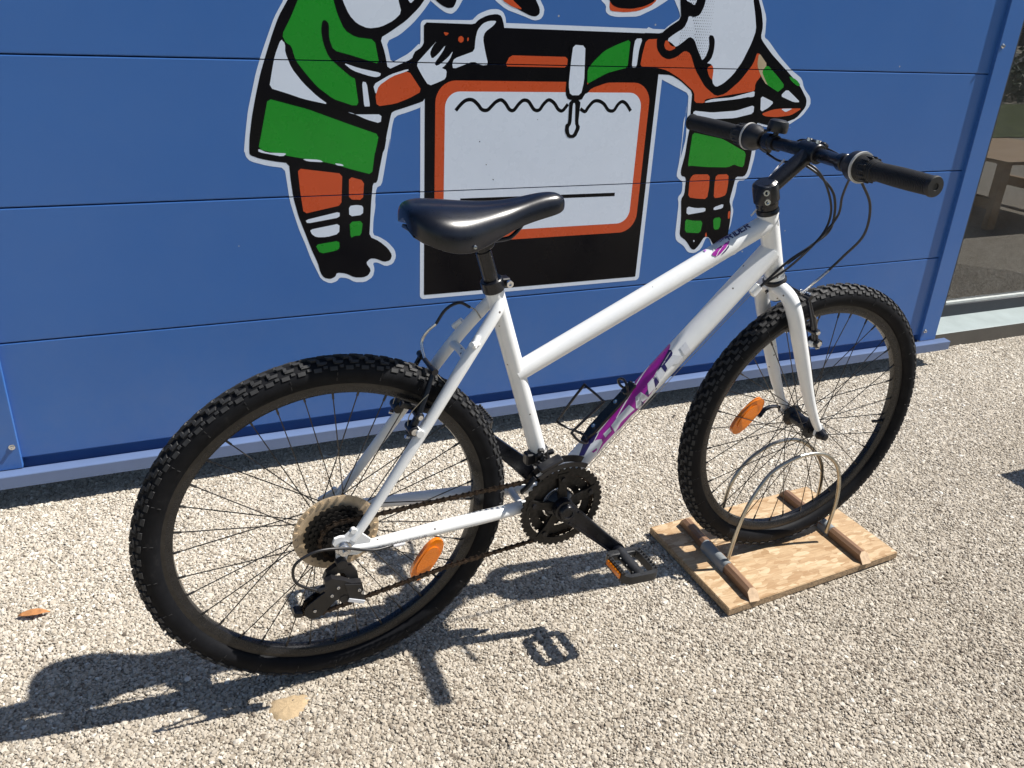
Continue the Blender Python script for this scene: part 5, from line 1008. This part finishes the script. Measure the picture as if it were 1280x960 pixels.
# outer cables
def cable(pts, r=.0026, m_='blackplastic'): return bmtube('cable', pts, r, m_, None, 10, 8)
cl_, _ = bar_at(.112); crr, _ = bar_at(-.112)
cable([cl_ + V(.035, -.040, -.0145), (.9650, .030, .5960), (.990, 0, .5750), (1.0260, -.015, .535), (1.0330, -.018, .4720), (.9900, -.020, .4400), (.9300, -.024, .4120), (.878, -.018, .3640)])
cable([crr + V(.018, -.016, -.024), (.9820, -.085, .5900), (1.0100, -.050, .5450), (1.0250, -.035, .5000), (.9930, -.026, .4480), (.9330, -.028, .4020), (.876, -.014, .3600)], .0024)
cable([crr + V(.035, -.006, -.014), V(.985, -.110, .5900), (1.0280, -.105, .5400), (1.0530, -.085, .4750), (1.0500, -.050, .4200), (1.0330, -.036, .3870)])
cable([cl_ + V(.02, .02, -.03), (.955, .075, .588), (.9600, .03, .5960), (.975, 0, .590), (1.005, -.01, .555), (1.030, -.012, .500), (1.0100, -.015, .4500), (.930, -.0245, .4080)], .0024)
cable([cl_ + V(.034, -.028, -.012), (.985, .06, .632), (.990, 0, .628), (.985, -.05, .622), crr + V(.036, .02, -.010)], .0022)
cable([(.848, .012, .5020), (.868, .010, .5300), (.880, .024, .5600), (.93, .04, .6)], .0020, 'decalwhite')
cable([(.2620, .012, .3860), (.2430, .014, .3960), (.2200, .018, .3850), (.2030, .020, .3600)], .0027)
cable([(.2620, .012, .3860), (.2720, .010, .3800), (.2800, .004, .366)], .0012, 'steel')
# shift wires under the tubes
cable([(.860, -.016, .3500), (.7185, -.012, .2085), (.518, -.011, .009), (.452, -.012, -.056)], .0007, 'steel')
cable([(.860, -.008, .3470), (.7195, -.004, .2075), (.519, -.004, .008), (.452, -.006, -.058)], .0007, 'steel')
cable([(.098, -.0662, -.0222), (.050, -.0770, -.0140), (.0, -.0860, .0110), (-.050, -.0920, .0230), (-.088, -.0930, .0060), (-.088, -.0915, -.0330), (-.052, -.0900, -.0640)], .0026)
bm = bmesh.new(); cyl(bm, (.090, -.0662, -.0215), (.106, -.0655, -.0230), .0055, seg=12); part('cable_ferrule', bm, 'decalwhite')
# front axle: quick release
bm = bmesh.new(); lathe(bm, (FX, -.0585, 0), (0, -1, 0), [(0, 0), (.0130, 0), (.0135, .004), (.0095, .014), (.0080, .020), (.004, .021), (0, .021)], 18)
lathe(bm, (FX, .0585, 0), (0, 1, 0), [(0, 0), (.0120, 0), (.0120, .010), (.008, .014), (0, .014)], 18)
tube(bm, [(FX, .070, 0), (FX - .020, .074, .006), (FX - .050, .070, .006), (FX - .072, .062, -.006)], [.007, .0060, .0062, .0055], 10, 5, flat=(1, .55))
part('quick_release', bm, 'blackmetal')
# bottle cage: plate and wire loops on the down tube
dt = V(.451, 0, .453).normalized(); nt_ = V(-dt.z, 0, dt.x)
def DTp(s, y, h): return BBC + dt * s + nt_ * h + V(0, y, 0)
bm = bmesh.new()
pts = [(.122, .004), (.150, .012), (.245, .012), (.275, .005), (.275, -.005), (.245, -.012), (.150, -.012), (.122, -.004)]
A = [bm.verts.new(DTp(s, y, .0240)) for s, y in pts]; B = [bm.verts.new(DTp(s, y, .0300)) for s, y in pts]
bm.faces.new(A); bm.faces.new(B)
for i in range(8): j = (i + 1) % 8; bm.faces.new((A[i], A[j], B[j], B[i]))
tube(bm, [DTp(.135, 0, .029), DTp(.128, -.024, .036), DTp(.120, -.035, .062), DTp(.122, -.034, .088), DTp(.130, -.033, .092), DTp(.202, -.031, .084), DTp(.209, -.028, .085), DTp(.208, .024, .095), DTp(.202, .030, .096), DTp(.124, .033, .084), DTp(.117, .034, .078), DTp(.120, .034, .055), DTp(.128, .022, .036), DTp(.135, 0, .029)], .0027, 8, 3)
tube(bm, [DTp(.258, 0, .029), DTp(.256, -.014, .040), DTp(.262, -.016, .052), DTp(.268, 0, .056), DTp(.262, .016, .052), DTp(.256, .014, .040), DTp(.258, 0, .029)], .0027, 8, 4)
box(bm, DTp(.262, 0, .030), (.030, .022, .010), R=along(dt, nt_), bev=.003)
cg = part('bottle_cage', bm, 'blackmetal', smooth=40)
for s in (.160, .225):
    bm = bmesh.new(); lathe(bm, DTp(s, 0, .030), nt_, [(0, 0), (.0048, 0), (.0045, .003), (.0025, .003), (.0025, .0015), (0, .0015)], 12); obj('bolt', bm, 'chrome', cg, 30)

# =================================================================== BICYCLE STAND
def P3(x, y, z): return V(x, y, z)
sa_ = math.atan2(.037, .533)
stand = empty('bicycle_stand', (1.336, -.871, 0), label='homemade chipboard bicycle stand with two brown battens and wire hoops around the front tyre', cat='bicycle stand')
def SL(v): return V(v) - V(1.336, -.871, 0)
cs4 = [(1.0700, -.7220), (1.0690, -1.0545), (1.6020, -1.0180), (1.5970, -.6930)]
bm = bmesh.new()
A = [bm.verts.new(SL((x, y, .0005))) for x, y in cs4]; B = [bm.verts.new(SL((x, y, .0185))) for x, y in cs4]
bm.faces.new(B).material_index = 0; bm.faces.new(A).material_index = 1
for i in range(4): j = (i + 1) % 4; bm.faces.new((A[i], A[j], B[j], B[i])).material_index = 1
bmesh.ops.bevel(bm, geom=[e for e in bm.edges if all(v.co.z > .01 for v in e.verts)], offset=.0015, segments=2, affect='EDGES')
obj('board', bm, ['osb', 'osb_edge'], stand, 40)
def batten(p0, p1):
    bm = bmesh.new(); p0 = V(*p0, 0); p1 = V(*p1, 0); d = (p1 - p0).normalized(); n = V(-d.y, d.x, 0); L = (p1 - p0).length
    z0, z1 = .0187, .0415; h = .0128; cut = .020
    S = [(-h, z0), (h, z0), (h, z1 - .006), (h - .008, z1), (-h + .008, z1), (-h, z1 - .006)]
    A = [bm.verts.new(SL(p0 + n * y + d * (cut * .6 * (z - z0) / (z1 - z0)) + V(0, 0, z))) for y, z in S]
    B = [bm.verts.new(SL(p0 + n * y + d * (L - cut * (z - z0) / (z1 - z0)) + V(0, 0, z))) for y, z in S]
    for i in range(6): j = (i + 1) % 6; bm.faces.new((A[i], A[j], B[j], B[i])).material_index = 0
    bm.faces.new(A).material_index = 0; bm.faces.new(B).material_index = 1
    return obj('batten', bm, ['batten', 'endgrain'], stand, 30)
b1_ = batten((1.160, -.735), (1.140, -1.052)); b2_ = batten((1.500, -.708), (1.490, -1.030))
def W3(x, y, z): return RC + HF * x + NN * y + UU * z
def hoop(pts):
    bm = bmesh.new(); tube(bm, [SL(W3(FX + x, y, z)) for x, y, z in pts], .0046, 12, 8); obj('wire_hoop', bm, 'wire', stand, 60)
hoop([(-.1860, -.050, -.3080), (-.1850, -.049, -.290), (-.172, -.048, -.210), (-.1500, -.047, -.150), (-.1080, -.045, -.092), (-.0550, -.045, -.068), (-.0030, -.045, -.0625), (.0500, -.045, -.075), (.0950, -.046, -.112), (.1180, -.047, -.165), (.1250, -.048, -.225), (.1180, -.049, -.300), (.1175, -.050, -.3150)])
hoop([(-.1520, .050, -.3080), (-.1500, .049, -.290), (-.1440, .047, -.240), (-.1330, .046, -.170), (-.0980, .045, -.115), (-.0420, .045, -.085), (.0080, .045, -.0780), (.0600, .045, -.090), (.1150, .045, -.130), (.1530, .046, -.180), (.1700, .048, -.240), (.1740, .050, -.315)])
# grey sleeves clamping the hoops to the battens
for (x, ya, yb) in ((1.1500, -.845, -.940), (1.4960, -.865, -.905)):
    bm = bmesh.new(); n = 10; A = []; B = []
    for k in range(n + 1):
        a = math.pi * k / n; A.append(SL((x - .001 * 0 + .0150 * math.cos(a), ya, .0190 + .0248 * max(0, math.sin(a)) ** .7))); B.append(SL((x - .004 + .0150 * math.cos(a), yb, .0190 + .0248 * max(0, math.sin(a)) ** .7)))
    A = [bm.verts.new(p) for p in A]; B = [bm.verts.new(p) for p in B]
    for i in range(n): bm.faces.new((A[i], A[i + 1], B[i + 1], B[i]))
    bm.faces.new(A); bm.faces.new(B[::-1]); obj('metal_sleeve', bm, 'conduit', stand, 50)

# =================================================================== SMALL THINGS ON THE GROUND
bm = bmesh.new(); L = .030
rows = []
for k in range(9):
    t = k / 8; wd = .0105 * math.sin(math.pi * min(1, t * 1.02 + .02)) ** .8 + .0006; z = .0025 + .003 * math.sin(t * 3.1)
    rows.append([bm.verts.new((-L + 2 * L * t, wd * s, z + abs(s) * .004 + random.uniform(-.0006, .0006))) for s in (-1, -.5, 0, .5, 1)])
for A, B in zip(rows, rows[1:]):
    for i in range(4): bm.faces.new((A[i], A[i + 1], B[i + 1], B[i]))
lf = obj('dry_leaf', bm, 'leaf', None, 60, label='single dry brown leaf lying on the gravel at the left', cat='leaf'); lf.location = (-.3235, -.553, -.0012); lf.rotation_euler = (0, 0, -.12)
md = lf.modifiers.new('thick', 'SOLIDIFY'); md.thickness = .0006
bm = bmesh.new(); n = 34; ctr = bm.verts.new((0, 0, .0014)); prev = None
rngs = []
for rr, z in ((.33, .0010), (.66, .0000), (.86, -.0014), (1.05, -.006)):
    ring = []
    for k in range(n):
        a = 2 * math.pi * k / n; q = 1 + .09 * math.sin(3 * a + 1) + .05 * math.sin(7 * a) + random.uniform(-.05, .05)
        ring.append(bm.verts.new((.037 * rr * q * math.cos(a), .029 * rr * q * math.sin(a), z + random.uniform(-.0009, .0009))))
    rngs.append(ring)
for i in range(n): bm.faces.new((ctr, rngs[0][i], rngs[0][(i + 1) % n]))
for A, B in zip(rngs, rngs[1:]):
    for i in range(n): j = (i + 1) % n; bm.faces.new((A[i], A[j], B[j], B[i]))
sd = obj('sand_patch', bm, 'sand', None, 60, kind='stuff', label='small tan sand patch on the gravel below the rear wheel', cat='sand'); sd.location = (.1253, -.981, 0); sd.rotation_euler = (0, 0, .2)
def pebble(x, y, r, m_, lab, grp=None):
    bm = bmesh.new(); bmesh.ops.create_icosphere(bm, subdivisions=2, radius=r)
    for v in bm.verts: v.co *= 1 + random.uniform(-.12, .12); v.co.z *= .6
    o = obj('pebble', bm, m_, None, 30, label=lab, cat='pebble'); o.location = (x, y, r * .45); return o
M['darkpeb'] = mat('dark_pebble', (.05, .04, .035), .8); M['whitepeb'] = mat('white_pebble', (.62, .60, .56), .8)
for a in PEBS: pebble(*a)

# =================================================================== THINGS SEEN IN THE GLASS OR CASTING SHADE
def table(x0, x1, y0, y1, h, label):
    t = empty('wooden_table', ((x0 + x1) / 2, (y0 + y1) / 2, 0), label=label, cat='table'); c = V((x0 + x1) / 2, (y0 + y1) / 2, 0)
    n = 4; wy = (y1 - y0) / n
    for k in range(n):
        bm = bmesh.new(); box(bm, V((x0 + x1) / 2, y0 + wy * (k + .5), h - .011) - c, (x1 - x0, wy - .003, .022), bev=.002); obj('top_board', bm, 'tablewood', t, 40)
    for x in (x0 + .06, x1 - .06):
        for y in (y0 + .06, y1 - .06):
            bm = bmesh.new(); box(bm, V(x, y, (h - .022) / 2) - c, (.07, .045, h - .022), bev=.003); obj('leg', bm, 'tablewood', t, 40)
        bm = bmesh.new(); box(bm, V(x, (y0 + y1) / 2, .16) - c, (.045, y1 - y0 - .165, .07), bev=.003); obj('stretcher', bm, 'tablewood', t, 40)
    return t
table(4.93, 6.0, -1.95, -1.10, .44, 'low slatted wooden table reflected in the glass door')
table(2.612, 3.25, -1.60, -.885, .50, 'small wooden table outside the frame casting the triangular shadow at the right edge')
sheet('lawn', [(-30, -4.5), (60, -4.5), (60, -7.6), (-30, -7.6)], .004, 'lawn')
sheet('road', [(-30, -10.5), (60, -10.5), (60, -26), (-30, -26)], .004, 'road')
nL = 15000; me = bpy.data.meshes.new('hedge')
cx = np.stack([rng.uniform(3, 34, nL), rng.uniform(-9.0, -7.7, nL), rng.uniform(.02, 1, nL) ** .8], -1)
top = .72 + .16 * np.sin(cx[:, 0] * 1.7) + .08 * np.sin(cx[:, 0] * 4.3); cx[:, 2] *= top
a = rng.normal(size=(nL, 3)); a /= np.linalg.norm(a, axis=1)[:, None]; b = np.cross(a, rng.normal(size=(nL, 3))); b /= np.linalg.norm(b, axis=1)[:, None]
vs = np.stack([cx + a * .07, cx + b * .04, cx - a * .07, cx - b * .04], 1).reshape(-1, 3)
me.from_pydata(vs.tolist(), [], np.arange(nL * 4).reshape(-1, 4).tolist()); me.materials.append(M['hedge'])
ho = bpy.data.objects.new('hedge', me); link(ho, kind='stuff', label='low dark green hedge beyond the lawn, seen reflected in the glass', cat='hedge')
fb_ = empty('far_building', (30, -40, 0), label='long dark building far across the road, seen only reflected in the glass', cat='building')
bm = bmesh.new(); box(bm, (0, 0, 4), (70, 6, 8)); obj('wall', bm, 'wallfar', fb_, 0)
bm = bmesh.new(); box(bm, (0, 0, 8.1), (71, 7, .3)); obj('roof', bm, 'alu', fb_, 0)
src = None
for i in range(12):
    for z in (2, 5.4):
        if src is None: bm = bmesh.new(); box(bm, (0, 3.02, 0), (2.4, .08, 1.5)); src = obj('window', bm, 'farwin', fb_, 0); o = src
        else: o = src.copy(); C.objects.link(o)
        o.location = (-32 + i * 5.6, 0, z)
print('objects', len(bpy.data.objects))
